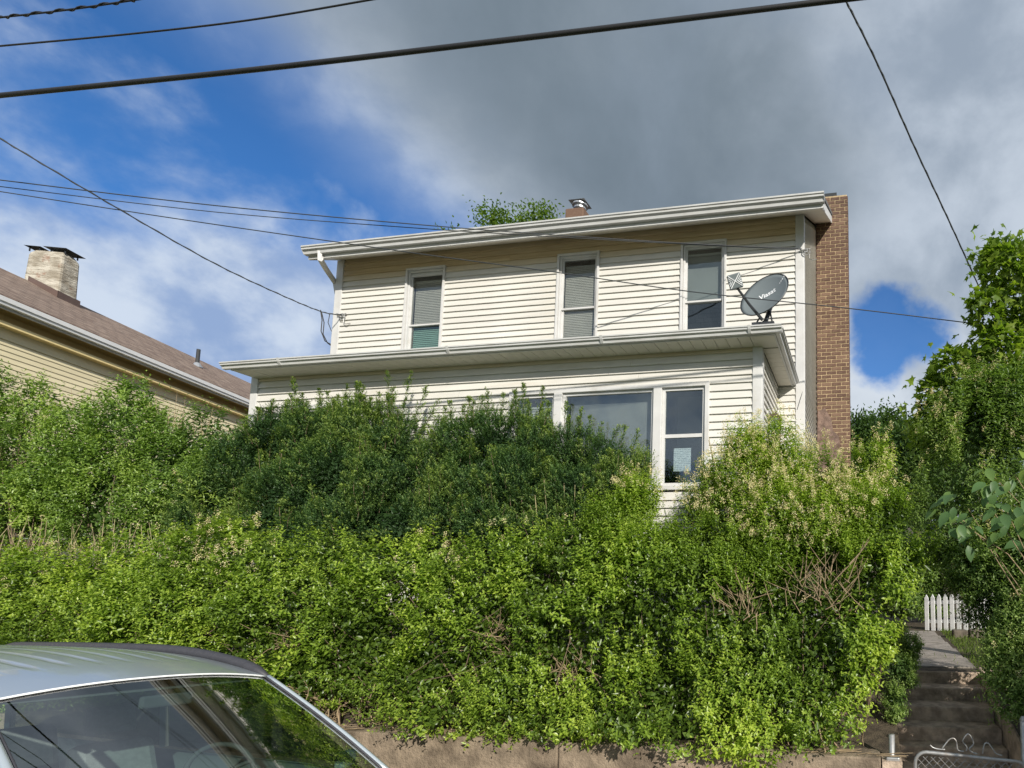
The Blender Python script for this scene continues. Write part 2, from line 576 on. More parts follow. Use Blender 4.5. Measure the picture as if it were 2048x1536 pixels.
def cut(x0, x1, z0, z1, holes):
    iv = [(x0, x1)]
    for (a, bb, c, d) in holes:
        if d <= z0 + 0.02 or c >= z1 - 0.02:
            continue
        nx = []
        for (p, q) in iv:
            if bb <= p or a >= q:
                nx.append((p, q))
            else:
                if a > p + 0.01:
                    nx.append((p, a))
                if bb < q - 0.01:
                    nx.append((bb, q))
        iv = nx
    return iv


def siding(parent, x0, x1, z0, z1, zref, h, place, holes=(), butt=0.029, matf=lambda z: 'siding', local=False, top=None, seams=0):
    "lapped boards; place(x, z) gives location, rot z"
    k0 = math.floor((z0 - zref) / h)
    k = k0
    while zref + k * h < z1 - 0.02:
        z = zref + k * h
        hh = min(h, z1 - z)
        xa, xb = (x0, x1) if top is None else top(z)
        if xb - xa > 0.03:
            segs_ = []
            for (p, q) in cut(xa, xb, z, z + hh, holes):
                while q - p > 4.2:
                    c_ = p + RNG.uniform(1.2, 3.7)
                    segs_.append((p, c_))
                    p = c_ + 0.003
                segs_.append((p, q))
            for (p, q) in segs_:
                o = bpy.data.objects.new('siding_board', board_mesh(q - p, hh, butt, matf(z)))
                loc, rz = place(p, z)
                o.location = loc
                o.rotation_euler = (0, 0, rz)
                reg(o, parent, local)
        k += 1


def holed_wall(x0, x1, z0, z1, y0, y1, holes):
    xs = sorted({x0, x1, *[h[0] for h in holes], *[h[1] for h in holes]})
    zs = sorted({z0, z1, *[h[2] for h in holes], *[h[3] for h in holes]})
    mb = MB()
    for i in range(len(xs) - 1):
        for j in range(len(zs) - 1):
            cx, cz = (xs[i] + xs[i + 1]) / 2, (zs[j] + zs[j + 1]) / 2
            if any(h[0] < cx < h[1] and h[2] < cz < h[3] for h in holes):
                continue
            mb.box(xs[i], xs[i + 1], y0, y1, zs[j], zs[j + 1])
    return mb


def frame_mb(x0, x1, z0, z1, y0, y1, t, mb=None, tb=None):
    mb = mb or MB()
    tb = t if tb is None else tb
    mb.box(x0, x0 + t, y0, y1, z0, z1)
    mb.box(x1 - t, x1, y0, y1, z0, z1)
    mb.box(x0 + t, x1 - t, y0, y1, z1 - t, z1)
    mb.box(x0 + t, x1 - t, y0, y1, z0, z0 + tb)
    return mb


#==SETTING
# ------------------------------------------------------------------ setting
def sheet(name, verts, faces, material):
    o = MB().add(verts, faces).build(name, material)
    o['kind'] = 'structure'
    return o


sheet('ground', [(-600, -600, -0.06), (600, -600, -0.06), (600, 600, -0.06), (-600, 600, -0.06)], [(0, 1, 2, 3)], 'lawn')
# road tilts up towards the near side
sheet('road', [(-80, 0.6, 0.12), (80, 0.6, 0.12), (80, 3.55, -0.05), (-80, 3.55, -0.05)], [(0, 1, 2, 3)], 'asphalt')
mb = MB().box(-80, 80, -3.0, 0.6, -0.05, 0.25)
o = mb.build('verge', 'lawn')
o['kind'] = 'structure'
mb = MB().box(-80, 80, 3.55, 3.7, -0.055, 0.075)
o = mb.build('kerb', 'concrete', bevel=0.01)
o['kind'] = 'structure'
o = MB().box(-80, 80, 3.702, 4.7, -0.055, 0.07).build('pavement', 'path')
o['kind'] = 'structure'


def yard_h(x, y):
    z = 0.70 + 0.42 * min(1, max(0, (y - 4.9) / 1.6))
    z += 0.012 * max(0, y - 8)
    if y > 16:
        z += (y - 16) * 0.13 * min(1, max(0, (y - 16) / 10))
    return z


SX0, SX1, SY1 = 0.34, 1.40, 6.86
xs = sorted(set([-60, -40, -30, -24, -18, -14, -12, -10, -8, -6, -4, -2, -1, SX0, 0.8, SX1, 2.2, 3, 4, 6, 9, 13, 18, 25, 35, 60, 90]))
ys = sorted(set([4.72, 5.1, 5.5, 6, 6.4, SY1, 7.6, 8.5, 10, 12, 14, 16, 19, 22, 26, 32, 40, 50, 65, 85]))
mb = MB()
for i in range(len(xs) - 1):
    for j in range(len(ys) - 1):
        if SX0 <= xs[i] < SX1 and ys[j] < SY1:
            continue
        q = [(xs[i], ys[j]), (xs[i + 1], ys[j]), (xs[i + 1], ys[j + 1]), (xs[i], ys[j + 1])]
        mb.add([(x, y, yard_h(x, y)) for x, y in q], [(0, 1, 2, 3)])
o = mb.build('yard', 'soil')
o['kind'] = 'structure'

#==HOUSE
# ------------------------------------------------------------------ the white house
Y1, YP = 8.0, 6.55
ML, MR = -9.0, -0.795           # main block corners
PL, PR = -8.65, -1.18           # porch corners
house = empty('white_house', (-5, 8, 1.0), 'two-storey white vinyl-sided house with enclosed front porch and brick side chimney', 'house')
CRS = 0.1022
up_w = [(-7.628, -6.898), (-4.818, -4.107), (-2.708, -1.988)]
UZ0, UZ1 = 5.78, 7.505
main_holes = [(a, bb, UZ0, UZ1) for a, bb in up_w]
wall = holed_wall(ML, MR, 0.9, 7.95, Y1, Y1 + 0.15, main_holes).build('front_wall', 'room', house)
zref = at(1454.4, 518.3, Y1)[2]


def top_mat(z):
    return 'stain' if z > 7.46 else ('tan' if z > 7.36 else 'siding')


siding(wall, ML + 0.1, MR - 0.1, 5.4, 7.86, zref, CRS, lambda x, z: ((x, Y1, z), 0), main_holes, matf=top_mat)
siding(wall, PR + 0.015, MR - 0.1, 1.2, 5.4, zref - 0.3, CRS, lambda x, z: ((x, Y1 - 0.0005, z), 0))

# porch front
tri = (-4.553, -1.85, 3.335, 4.665)
hid = (-7.95, -7.05, 3.3, 4.64)
porch_holes = [tri, hid]
PCR = 0.0978
pwall = holed_wall(PL, PR, 0.9, 5.2, YP, YP + 0.15, porch_holes).build('porch_wall', 'room', house)
pref = at(1417.6, 768.9, YP)[2]
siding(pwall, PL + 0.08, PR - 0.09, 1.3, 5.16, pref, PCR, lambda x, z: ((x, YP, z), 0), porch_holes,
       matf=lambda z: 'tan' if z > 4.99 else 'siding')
# porch right side, facing +x
pside = MB().box(PR - 0.15, PR, YP + 0.15, Y1, 0.9, 5.2).build('porch_side_wall', 'room', house)
siding(pside, YP + 0.1, Y1, 1.3, 5.12, pref, PCR, lambda y, z: ((PR, y, z), math.pi / 2))
plside = MB().box(PL, PL + 0.15, YP + 0.15, Y1, 0.9, 5.2).build('porch_side_wall', 'siding', house)
# main right side wall with gable top
PITCH = 0.60
RIDGE_Y = 12.0
HB = 16.0


def gable_top(y):
    return 7.80 + PITCH * (y - Y1) if y <= RIDGE_Y else 7.80 + PITCH * (2 * RIDGE_Y - y - Y1)


poly = [(0, Y1 + 0.15, 0.9), (0, HB, 0.9), (0, HB, gable_top(HB)), (0, RIDGE_Y, gable_top(RIDGE_Y)), (0, Y1 + 0.15, gable_top(Y1 + 0.15))]
rside = MB().prism(poly, (MR - 0.15, 0, 0), (MR, 0, 0)).build('right_side_wall', 'room', house)


def side_span(z):
    zz = z + CRS
    ya = Y1 + 0.1 if zz < 7.86 else Y1 + (zz - 7.80) / PITCH
    return (ya, min(11.2, HB) if zz < 9.6 else max(ya, 11.2))


siding(rside, 0, 0, 1.4, 9.6, zref, CRS, lambda y, z: ((MR, y, z), math.pi / 2), top=side_span)
lside = MB().prism(poly, (ML, 0, 0), (ML + 0.15, 0, 0)).build('left_side_wall', 'siding', house)
MB().box(ML, MR, HB, HB + 0.15, 0.9, 7.8).build('back_wall', 'siding', house)

# corner posts
for (x0, x1, y0, y1, z0, z1) in ((MR - 0.1, MR + 0.036, Y1 - 0.036, Y1 + 0.1, 1.0, 7.79), (ML - 0.036, ML + 0.1, Y1 - 0.036, Y1 + 0.1, 1.0, 7.79),
                                 (PR - 0.09, PR + 0.036, YP - 0.036, YP + 0.1, 1.0, 5.135), (PL - 0.036, PL + 0.08, YP - 0.036, YP + 0.1, 1.0, 5.135)):
    MB().box(x0, x1, y0, y1, z0, z1).build('corner_post', 'white', house, bevel=0.006)

# eaves of the main roof
SOF = 7.522                                  # fascia bottom
EY = Y1 - 0.52
GL, GR = -9.055, -0.44
MB().box(GL, GR, EY, EY + 0.025, SOF, SOF + 0.155).build('fascia', 'white', house)
MB().hexa([(GL, EY + 0.026, SOF + 0.012), (GR, EY + 0.026, SOF + 0.012), (GR, Y1 - 0.001, SOF + 0.29), (GL, Y1 - 0.001, SOF + 0.29)],
          [(GL, EY + 0.026, SOF + 0.03), (GR, EY + 0.026, SOF + 0.03), (GR, Y1 - 0.001, SOF + 0.31), (GL, Y1 - 0.001, SOF + 0.31)]).build('eave_soffit', 'soffit', house)


def gutter_profile(h=0.155, d=0.115):
    # closed K-style section in (outward, up)
    return [(0, 0), (d * 0.55, 0), (d * 0.58, h * 0.16), (d * 0.62, h * 0.34), (d * 0.76, h * 0.44), (d * 0.92, h * 0.50), (d * 0.92, h * 0.74), (d * 1.06, h * 0.80), (d * 1.06, h),
            (d * 0.90, h), (d * 0.84, h * 0.70), (d * 0.5, h * 0.45), (d * 0.5, h * 0.08), (0.01, h * 0.08), (0.01, h), (0, h)]


gp = gutter_profile(0.118, 0.115)
MB().prism([(0, EY - u - 0.001, SOF + 0.05 + w) for u, w in gp], (GL - 0.02, 0, 0), (GR + 0.02, 0, 0)).build('gutter', 'gutter', house)
MB().prism([(0, EY - u - 0.001, SOF + 0.05 + w) for u, w in [(0, 0), (0.063, 0), (0.106, 0.06), (0.122, 0.118), (0, 0.118)]], (GL - 0.023, 0, 0), (GL - 0.0205, 0, 0)).build('gutter_end_cap', 'gutter', house)
MB().prism([(0, EY - u - 0.001, SOF + 0.05 + w) for u, w in [(0, 0), (0.063, 0), (0.106, 0.06), (0.122, 0.118), (0, 0.118)]], (GR + 0.0205, 0, 0), (GR + 0.023, 0, 0)).build('gutter_end_cap', 'gutter', house)


def roof_slab(name, y0, z0, y1, z1, x0, x1, t, matn, parent):
    v = [(x0, y0, z0), (x1, y0, z0), (x1, y1, z1), (x0, y1, z1)]
    w = [(x, y, z + t) for x, y, z in v]
    o = MB().hexa(v, w).build(name, matn, parent)
    uv = o.data.uv_layers.new(name='UVMap')
    L = math.hypot(y1 - y0, z1 - z0)
    for lp in o.data.loops:
        p = o.data.vertices[lp.vertex_index].co
        uv.data[lp.index].uv = (p.x, math.hypot(p.y - y0, p.z - z0))
    return o


ez = SOF + 0.155
rz = ez + PITCH * (RIDGE_Y - EY)
roof_slab('roof', EY - 0.03, ez - 0.015, RIDGE_Y, rz, GL - 0.005, GR + 0.01, 0.05, 'greyshingle', house)
roof_slab('roof', RIDGE_Y, rz, 2 * RIDGE_Y - EY, ez, GL - 0.005, GR + 0.01, 0.05, 'greyshingle', house)
# rake boards and soffit at both gable ends
for (xa, xb, nm) in ((GR - 0.025, GR, 1), (GL, GL + 0.025, -1)):
    MB().hexa([(xa, EY + 0.03, SOF), (xb, EY + 0.03, SOF), (xb, RIDGE_Y, SOF + PITCH * (RIDGE_Y - EY)), (xa, RIDGE_Y, SOF + PITCH * (RIDGE_Y - EY))],
              [(xa, EY + 0.03, SOF + 0.135), (xb, EY + 0.03, SOF + 0.135), (xb, RIDGE_Y, SOF + 0.135 + PITCH * (RIDGE_Y - EY)), (xa, RIDGE_Y, SOF + 0.135 + PITCH * (RIDGE_Y - EY))]).build('rake_board', 'white', house)
sx0, sx1 = MR + 0.001, GR - 0.026
MB().hexa([(sx0, EY + 0.03, SOF + 0.02), (sx1, EY + 0.03, SOF + 0.02), (sx1, RIDGE_Y, SOF + 0.02 + PITCH * (RIDGE_Y - EY)), (sx0, RIDGE_Y, SOF + 0.02 + PITCH * (RIDGE_Y - EY))],
          [(sx0, EY + 0.03, SOF + 0.04), (sx1, EY + 0.03, SOF + 0.04), (sx1, RIDGE_Y, SOF + 0.04 + PITCH * (RIDGE_Y - EY)), (sx0, RIDGE_Y, SOF + 0.04 + PITCH * (RIDGE_Y - EY))]).build('rake_soffit', 'soffit', house)

# downspout at the left end of the upper gutter
dp = [at(640, 503, EY - 0.05), at(641, 519, EY - 0.04), at(652, 538, 7.72), at(671, 566, 8.03), np.array([ML - 0.07, 8.05, 7.2]), np.array([ML - 0.07, 8.05, 5.5])]
MB().tube(dp, 0.042, 4).build('downspout', 'white', house)

# porch roof: shallow hip against the main wall
PS = 5.075                                   # soffit level
PEY, PEX, PEL = 6.205, -0.955, -8.60
MB().box(PEL, PEX, PEY - 0.022, PEY, PS, PS + 0.08).build('fascia', 'gutter', house)
MB().box(PEX, PEX + 0.022, PEY - 0.022, Y1 - 0.03, PS, PS + 0.08).build('fascia', 'gutter', house)
gp2 = gutter_profile(0.082, 0.085)
MB().prism([(0, PEY - 0.024 - u, PS + 0.008 + w) for u, w in gp2], (PEL - 0.08, 0, 0), (PEX + 0.105, 0, 0)).build('gutter', 'gutter', house)
MB().prism([(PEX + 0.023 + u, 0, PS + 0.010 + w) for u, w in gp2], (0, PEY - 0.02, 0), (0, Y1 - 0.035, 0)).build('gutter', 'gutter', house)
for gx_ in (-7.75, -5.2, -3.1, -1.25):
    MB().prism([(0, PEY - 0.0235 - u * 1.05, PS + 0.006 + w * 1.05) for u, w in [(0, 0), (0.05, 0), (0.08, 0.04), (0.092, 0.082), (0, 0.082)]], (gx_, 0, 0), (gx_ + 0.035, 0, 0)).build('gutter_joint', 'gutter', house)
zt = PS + 0.083
pts = {'fl': (PEL - 0.05, PEY - 0.05, zt), 'fr': (PEX + 0.05, PEY - 0.05, zt), 'br': (PEX + 0.05, Y1, zt), 'bl': (PEL - 0.05, Y1, zt),
       'tl': (PEL + 1.3, Y1, zt + 0.55), 'tr': (PEX - 1.3, Y1, zt + 0.55)}
o = MB().add([pts[k] for k in ('fl', 'fr', 'tr', 'tl', 'br', 'bl')] + [(pts[k][0], pts[k][1], pts[k][2] - 0.02) for k in ('fl', 'fr', 'br', 'bl')],
             [(0, 1, 2, 3), (1, 4, 2), (0, 3, 5), (6, 9, 8, 7), (0, 6, 7, 1), (1, 7, 8, 4), (0, 5, 9, 6), (5, 3, 2, 4, 8, 9)]).build('porch_roof', 'greyshingle', house)
uv = o.data.uv_layers.new(name='UVMap')
for lp in o.data.loops:
    p = o.data.vertices[lp.vertex_index].co
    uv.data[lp.index].uv = (p.x, p.y)
# soffit panels
sof = MB().box(PEL, PEX, PEY + 0.001, YP + 0.02, PS + 0.022, PS + 0.03).build('porch_soffit', 'dark', house)
pm = MB().box(0.003, 0.147, 0, YP - PEY - 0.032, 0, 0.012).mesh('soffit_panel', 'soffit')
x = PEL + 0.3
while x < PEX - 0.2:
    o = bpy.data.objects.new('soffit_panel', pm)
    o.location = (x, PEY + 0.004, PS + 0.008)
    reg(o, sof)
    x += 0.15
pm2 = MB().box(0, PEX - PR - 0.032, 0.003, 0.147, 0, 0.012).mesh('soffit_panel', 'soffit')
y = YP + 0.04
while y < Y1 - 0.16:
    o = bpy.data.objects.new('soffit_panel', pm2)
    o.location = (PR + 0.028, y, PS + 0.008)
    reg(o, sof)
    y += 0.15
MB().box(PR - 0.02, PEX, PEY + 0.01, YP - 0.0, PS + 0.002, PS + 0.0075).build('soffit_corner_panel', 'soffit', house)
MB().box(PEL + 0.001, PEL + 0.299, PEY + 0.01, YP - 0.002, PS + 0.003, PS + 0.02).build('soffit_corner_panel', 'soffit', house)
MB().box(PR + 0.03, PEX, YP + 0.03, Y1, PS + 0.022, PS + 0.03).build('porch_soffit', 'dark', house)


# ---- windows
def slats(x0, x1, z0, z1, y, pitch=0.030, tilt=0.86, matn='blind', name='blind', parent=None):
    mb = MB()
    z = z0
    while z < z1:
        mb.add([(x0, y, z), (x1, y, z), (x1, y + 0.007, z + pitch * tilt), (x0, y + 0.007, z + pitch * tilt),
                (x0, y + 0.001, z - 0.0012), (x1, y + 0.001, z - 0.0012), (x1, y + 0.008, z + pitch * tilt - 0.0012), (x0, y + 0.008, z + pitch * tilt - 0.0012)],
               [(0, 1, 2, 3), (4, 7, 6, 5), (0, 4, 5, 1), (3, 2, 6, 7)])
        z += pitch
    return mb.build(name, matn, parent)


def sash_window(x0, x1, z0, z1, Y, rail, style):
    w = MB()
    frame_mb(x0 - 0.012, x1 + 0.012, z0, z1 + 0.01, Y - 0.048, Y - 0.004, 0.034, w)        # outer channel, proud of the siding
    frame_mb(x0 + 0.026, x1 - 0.026, z0 + 0.03, z1 - 0.028, Y - 0.016, Y + 0.10, 0.030, w)  # jambs going back into the wall
    w = w.build('window', 'white', house, bevel=0.003)
    if style == 1:
        top_mul = MB().box(x0 + 0.056, x1 - 0.056, Y + 0.005, Y + 0.035, z1 - 0.125, z1 - 0.085).build('head_rail', 'white', w)
    xa, xb = x0 + 0.056, x1 - 0.056
    za, zb = z0 + 0.06, z1 - 0.058
    up = frame_mb(xa, xb, rail - 0.02, zb, Y + 0.018, Y + 0.042, 0.028).build('upper_sash', 'white', w)
    lo = frame_mb(xa, xb, za, rail + 0.012, Y + 0.044, Y + 0.068, 0.030).build('lower_sash', 'white', w)
    MB().box(xa + 0.028, xb - 0.028, Y + 0.028, Y + 0.032, rail + 0.008, zb - 0.028).build('pane', 'screen' if style != 3 else 'glass', w)
    MB().box(xa + 0.030, xb - 0.030, Y + 0.054, Y + 0.058, za + 0.03, rail - 0.018).build('pane', 'screen' if style != 3 else 'glass', w)
    if style == 1:
        slats(xa + 0.03, xb - 0.03, rail + 0.05, zb - 0.15, Y + 0.085, parent=w)
        MB().box(xa + 0.02, xb - 0.02, Y + 0.082, Y + 0.105, zb - 0.15, zb - 0.11).build('blind_rail', 'blind', w)
        slats(xa + 0.03, xb - 0.03, za + 0.02, rail - 0.03, Y + 0.09, 0.034, 0.80, 'green_blind', parent=w)
    elif style == 2:
        slats(xa + 0.02, xb - 0.02, za, zb - 0.12, Y + 0.085, 0.029, 0.9, parent=w)
        MB().box(xa + 0.02, xb - 0.02, Y + 0.08, Y + 0.105, zb - 0.12, zb - 0.09).build('blind_rail', 'white', w)
    else:
        MB().box(xa, xb, Y + 0.11, Y + 0.115, rail, zb - 0.05).build('roller_shade', 'curtain', w)
        MB().box(xa + 0.01, xb - 0.01, Y + 0.08, Y + 0.10, zb - 0.10, zb - 0.075).build('blind_rail', 'white', w)
    return w


for (a, bb), st, rl in zip(up_w, (1, 2, 3), (6.52, 6.60, 6.56)):
    sash_window(a, bb, UZ0, UZ1, Y1, rl, st)

# triple porch window
x0, x1, z0, z1 = tri
w = MB()
frame_mb(x0 - 0.01, x1 + 0.03, z0 - 0.03, z1 + 0.012, YP - 0.046, YP + 0.02, 0.055, w)
for (a, bb) in ((-3.918, -3.805), (-2.55, -2.442)):
    w.box(a, bb, YP - 0.050, YP + 0.08, z0 + 0.025, z1 - 0.043)
w = w.build('window', 'white', house, bevel=0.004)
mulls = [(-4.508, -3.918), (-3.805, -2.55), (-2.442, -1.875)]
for i, (a, bb) in enumerate(mulls):
    frame_mb(a + 0.001, bb - 0.001, z0 + 0.026, z1 - 0.044, YP - 0.008, YP + 0.03, 0.036).build('sash', 'white', w)
    if i == 1:
        MB().box(a + 0.034, bb - 0.034, YP + 0.012, YP + 0.016, z0 + 0.06, z1 - 0.08).build('pane', 'glass', w)
    else:
        MB().box(a + 0.034, bb - 0.034, YP - 0.002, YP + 0.034, 3.975, 4.02).build('meeting_rail', 'white', w)
        MB().box(a + 0.034, bb - 0.034, YP + 0.012, YP + 0.016, 4.02, z1 - 0.08).build('pane', 'glass', w)
        MB().box(a + 0.034, bb - 0.034, YP + 0.012, YP + 0.016, z0 + 0.06, 3.975).build('pane', 'glass', w)
slats(-4.47, -3.95, z0, z1 - 0.2, YP + 0.06, 0.034, 0.8, parent=w)
MB().box(-3.77, -2.58, YP + 0.13, YP + 0.135, z0, z1).build('curtain', 'curtain', w)
MB().box(-2.5, -1.85, YP + 0.75, YP + 0.755, z0 - 0.3, z1 + 0.1).build('curtain', 'curtain', w)
# hidden porch window
x0, x1, z0, z1 = hid
w = frame_mb(x0 - 0.01, x1 + 0.01, z0, z1 + 0.01, YP - 0.034, YP + 0.02, 0.06).build('window', 'white', house, bevel=0.004)
frame_mb(x0 + 0.05, x1 - 0.05, z0 + 0.06, z1 - 0.05, YP - 0.006, YP + 0.03, 0.035).build('sash', 'white', w)
MB().box(x0 + 0.085, x1 - 0.085, YP + 0.012, YP + 0.016, z0 + 0.095, z1 - 0.085).build('pane', 'glass', w)
MB().box(x0, x1, YP + 0.2, YP + 0.205, z0, z1).build('curtain', 'curtain', w)

# ---- side chimney, brick by brick
CHY, CHX0, CHX1 = 10.55, MR + 0.03, -0.12
CZ0, CZ1 = 1.0, 9.92
chim = MB().box(CHX0 + 0.012, CHX1 - 0.006, CHY + 0.004, CHY + 0.55, CZ0, CZ1 - 0.02).build('chimney', 'mortar', house)
bh = 0.0772
BLn = 0.195
rngb = np.random.default_rng(3)
bcache = {}
rest = MB()
nb = 0
row = 0
z = CZ1 - bh
while z > CZ0:
    off = 0 if row % 2 else BLn / 2
    x = CHX0 - off
    while x < CHX1 - 0.01:
        a, bb = max(x + 0.008, CHX0), min(x + BLn - 0.008, CHX1)
        if bb - a > 0.02:
            j = rngb.uniform(-0.003, 0.003)
            if nb < 300 and z > 4.2:
                key = round(bb - a, 3)
                if key not in bcache:
                    bcache[key] = MB().box(0, bb - a, 0, 0.03, 0, bh - 0.017).mesh('brick', 'brick')
                o = bpy.data.objects.new('brick', bcache[key])
                o.location = (a, CHY - 0.004 + j, z)
                reg(o, chim)
                nb += 1
            else:
                rest.box(a, bb, CHY - 0.004 + j, CHY + 0.03, z, z + bh - 0.017)
        x += BLn
    y = CHY + 0.035 - (0 if row % 2 else BLn / 2)
    while y < CHY + 0.5:
        rest.box(CHX1 - 0.03, CHX1 + 0.002, max(y, CHY + 0.033), y + BLn - 0.012, z, z + bh - 0.017)
        y += BLn
    z -= bh
    row += 1
o = rest.build('brickwork', 'brick', chim)
o['kind'] = 'stuff'
MB().box(CHX0 + 0.0, CHX1 - 0.02, CHY + 0.02, CHY + 0.5, CZ1 - 0.02, CZ1 + 0.03).build('chimney_crown', 'mortar', chim)
MB().box(CHX0 + 0.05, CHX0 + 0.42, CHY + 0.1, CHY + 0.45, CZ1 + 0.03, CZ1 + 0.16).build('flue_cap', 'dishdark', chim)
rs_ = np.random.default_rng(44)
outer = [(1633, 822), (1650, 816), (1662, 838), (1664, 862), (1676, 872), (1680, 900), (1688, 930), (1680, 965), (1631, 968)]
q_ = [at(x + rs_.normal() * 2, y, CHY - 0.012) for x, y in outer]
MB().prism(q_, (0, 0, 0), (0, 0.008, 0)).build('mortar_smear', 'smear', chim)
# roof flue over the ridge
fc = at(1155, 432, 12.0)
fl = MB().box(fc[0] - 0.22, fc[0] + 0.26, 11.8, 12.25, 9.8, fc[2] + 0.08).build('roof_flue', 'brick', house, bevel=0.03)
cy = 12.0
t = MB()
for (z, r) in ((0.08, 0.13), (0.16, 0.15), (0.24, 0.19)):
    t.tube([(fc[0] + 0.06, cy, fc[2] + z), (fc[0] + 0.06, cy, fc[2] + z + 0.035)], r, 14)
t.tube([(fc[0] + 0.06, cy, fc[2] + 0.05), (fc[0] + 0.06, cy, fc[2] + 0.30)], 0.10, 14)
t.add([(fc[0] - 0.15, cy - 0.2, fc[2] + 0.30), (fc[0] + 0.27, cy - 0.2, fc[2] + 0.30), (fc[0] + 0.27, cy + 0.2, fc[2] + 0.30), (fc[0] - 0.15, cy + 0.2, fc[2] + 0.30), (fc[0] + 0.06, cy, fc[2] + 0.38)],
      [(0, 1, 4), (1, 2, 4), (2, 3, 4), (3, 0, 4), (3, 2, 1, 0)])
t.build('flue_cap', 'metalcap', fl)

# ---- notice in the window
p = np.array([-2.176, YP + 0.0195, 3.694])
o = MB().box(-0.113, 0.113, -0.0015, 0.0, -0.148, 0.148).build('paper_notice', 'paper')
o.location = p
tag(o, 'white printed notice taped inside the lower right porch window', 'notice')

# ---- wall lantern on the porch side
lc = np.array([PR + 0.11, 7.05, at(1542, 850, 7.0)[2]])
lan = empty('wall_lantern', (lc[0], lc[1], lc[2] - 0.18), 'small framed wall lantern on the right side of the porch', 'lantern')
mb = MB()
for sx in (-1, 1):
    for sy in (-1, 1):
        mb.box(lc[0] + sx * 0.065 - 0.008, lc[0] + sx * 0.065 + 0.008, lc[1] + sy * 0.065 - 0.008, lc[1] + sy * 0.065 + 0.008, lc[2] - 0.16, lc[2] + 0.1)
mb.box(lc[0] - 0.08, lc[0] + 0.08, lc[1] - 0.08, lc[1] + 0.08, lc[2] - 0.175, lc[2] - 0.16)
mb.build('frame', 'brown', lan)
MB().add([(lc[0] - .1, lc[1] - .1, lc[2] + .1), (lc[0] + .1, lc[1] - .1, lc[2] + .1), (lc[0] + .1, lc[1] + .1, lc[2] + .1), (lc[0] - .1, lc[1] + .1, lc[2] + .1), (lc[0], lc[1], lc[2] + .19)],
         [(0, 1, 4), (1, 2, 4), (2, 3, 4), (3, 0, 4), (3, 2, 1, 0)]).build('roof', 'brown', lan)
MB().box(lc[0] - 0.055, lc[0] + 0.055, lc[1] - 0.055, lc[1] + 0.055, lc[2] - 0.158, lc[2] + 0.098).build('pane', 'glass', lan)
MB().tube([(PR + 0.012, lc[1], lc[2] - 0.05), (lc[0] - 0.07, lc[1], lc[2] - 0.05)], 0.018).build('bracket', 'brown', lan)
MB().box(PR + 0.012, PR + 0.03, lc[1] - 0.05, lc[1] + 0.05, lc[2] - 0.2, lc[2] + 0.2).build('back_plate', 'white', lan)

#==DISH
# ------------------------------------------------------------------ satellite dish on the porch roof
rx, dn, fw = (np.array(v) for v in (RIGHT, DOWN, FWD))
def unit_(v):
    return v / np.linalg.norm(v)


dc = at(1528, 589, 6.95)
vw = udir(1528, 589)
vr = unit_(np.cross(vw, (0, 0, 1.0)))
vu = np.cross(vr, vw)
nrm = -0.476 * vr + 0.685 * vu - 0.55 * vw
nrm /= np.linalg.norm(nrm)
maj = 0.82 * vr + 0.57 * vu
maj -= nrm * (maj @ nrm)
maj /= np.linalg.norm(maj)
mnr = np.cross(nrm, maj)
base = np.array([at(1523, 645, 6.9)[0], 6.9, at(1523, 650, 6.9)[2]])
dish = empty('satellite_dish', tuple(base), 'grey oval satellite dish with feed arm standing on the porch roof', 'dish')
RA, RB, DEP = 0.365, 0.335, 0.075
mb = MB()
K, RN = 40, 8
vf, vb = [], []
for i in range(RN + 1):
    for k in range(K):
        r = i / RN
        a = 2 * math.pi * k / K
        p = dc + maj * RA * r * math.cos(a) + mnr * RB * r * math.sin(a) + nrm * (DEP * (r * r - 1))
        vf.append(p)
        vb.append(p - nrm * 0.012)
ff = []
for i in range(RN):
    for k in range(K):
        ff.append((i * K + k, i * K + (k + 1) % K, (i + 1) * K + (k + 1) % K, (i + 1) * K + k))
n0 = len(vf)
fb = [tuple(j + n0 for j in q[::-1]) for q in ff]
rim = [(RN * K + k, RN * K + (k + 1) % K, n0 + RN * K + (k + 1) % K, n0 + RN * K + k) for k in range(K)]
mb.add(vf + vb, ff + fb + rim)
refl = mb.build('reflector', 'dish', dish, smooth=True)
mb = MB()
mb.tube([dc + maj * (RA + 0.002) * math.cos(a) + mnr * (RB + 0.002) * math.sin(a) for a in np.linspace(0, 2 * math.pi, 41)], 0.006, 5, False)
mb.build('rim', 'dishdark', dish)
fp = at(1470, 563, 6.62)
arm0 = at(1525, 640, 6.86)
MB().tube([arm0, at(1498, 608, 6.78), fp + np.array([0.02, 0.02, -0.07])], [0.022, 0.018, 0.015], 6).build('feed_arm', 'dishdark', dish)
# feed box with raised chevrons
fu = 0.95 * rx - 0.28 * dn
fu /= np.linalg.norm(fu)
fv = -dn * 0.9 - fw * 0.3
fv -= fu * (fv @ fu)
fv /= np.linalg.norm(fv)
fn = np.cross(fu, fv)
if fn @ fw > 0:
    fn = -fn
hb = 0.088
box = [[fp + fu * sx * hb + fv * sz * hb + fn * d for sx, sz in ((-1, -1), (1, -1), (1, 1), (-1, 1))] for d in (-0.05, 0.05)]
fb_ = MB().hexa(box[0], box[1]).build('feed_horn', 'dish', dish, bevel=0.012)
mb = MB()
for s1, s2 in ((1, 1), (1, -1)):
    mb.tube([fp + fn * 0.052 + (fu * s1 * q + fv * s2 * q) * hb for q in (-0.85, 0.85)], 0.006, 4)
for q in (0.35, 0.65):
    for s in (1, -1):
        mb.tube([fp + fn * 0.052 + fu * hb * 0.9 * s + fv * hb * (0.9 - q), fp + fn * 0.052 + fu * hb * (q) * s, fp + fn * 0.052 + fu * hb * 0.9 * s - fv * hb * (0.9 - q)], 0.005, 4)
mb.build('raised_ribs', 'ink', fb_)
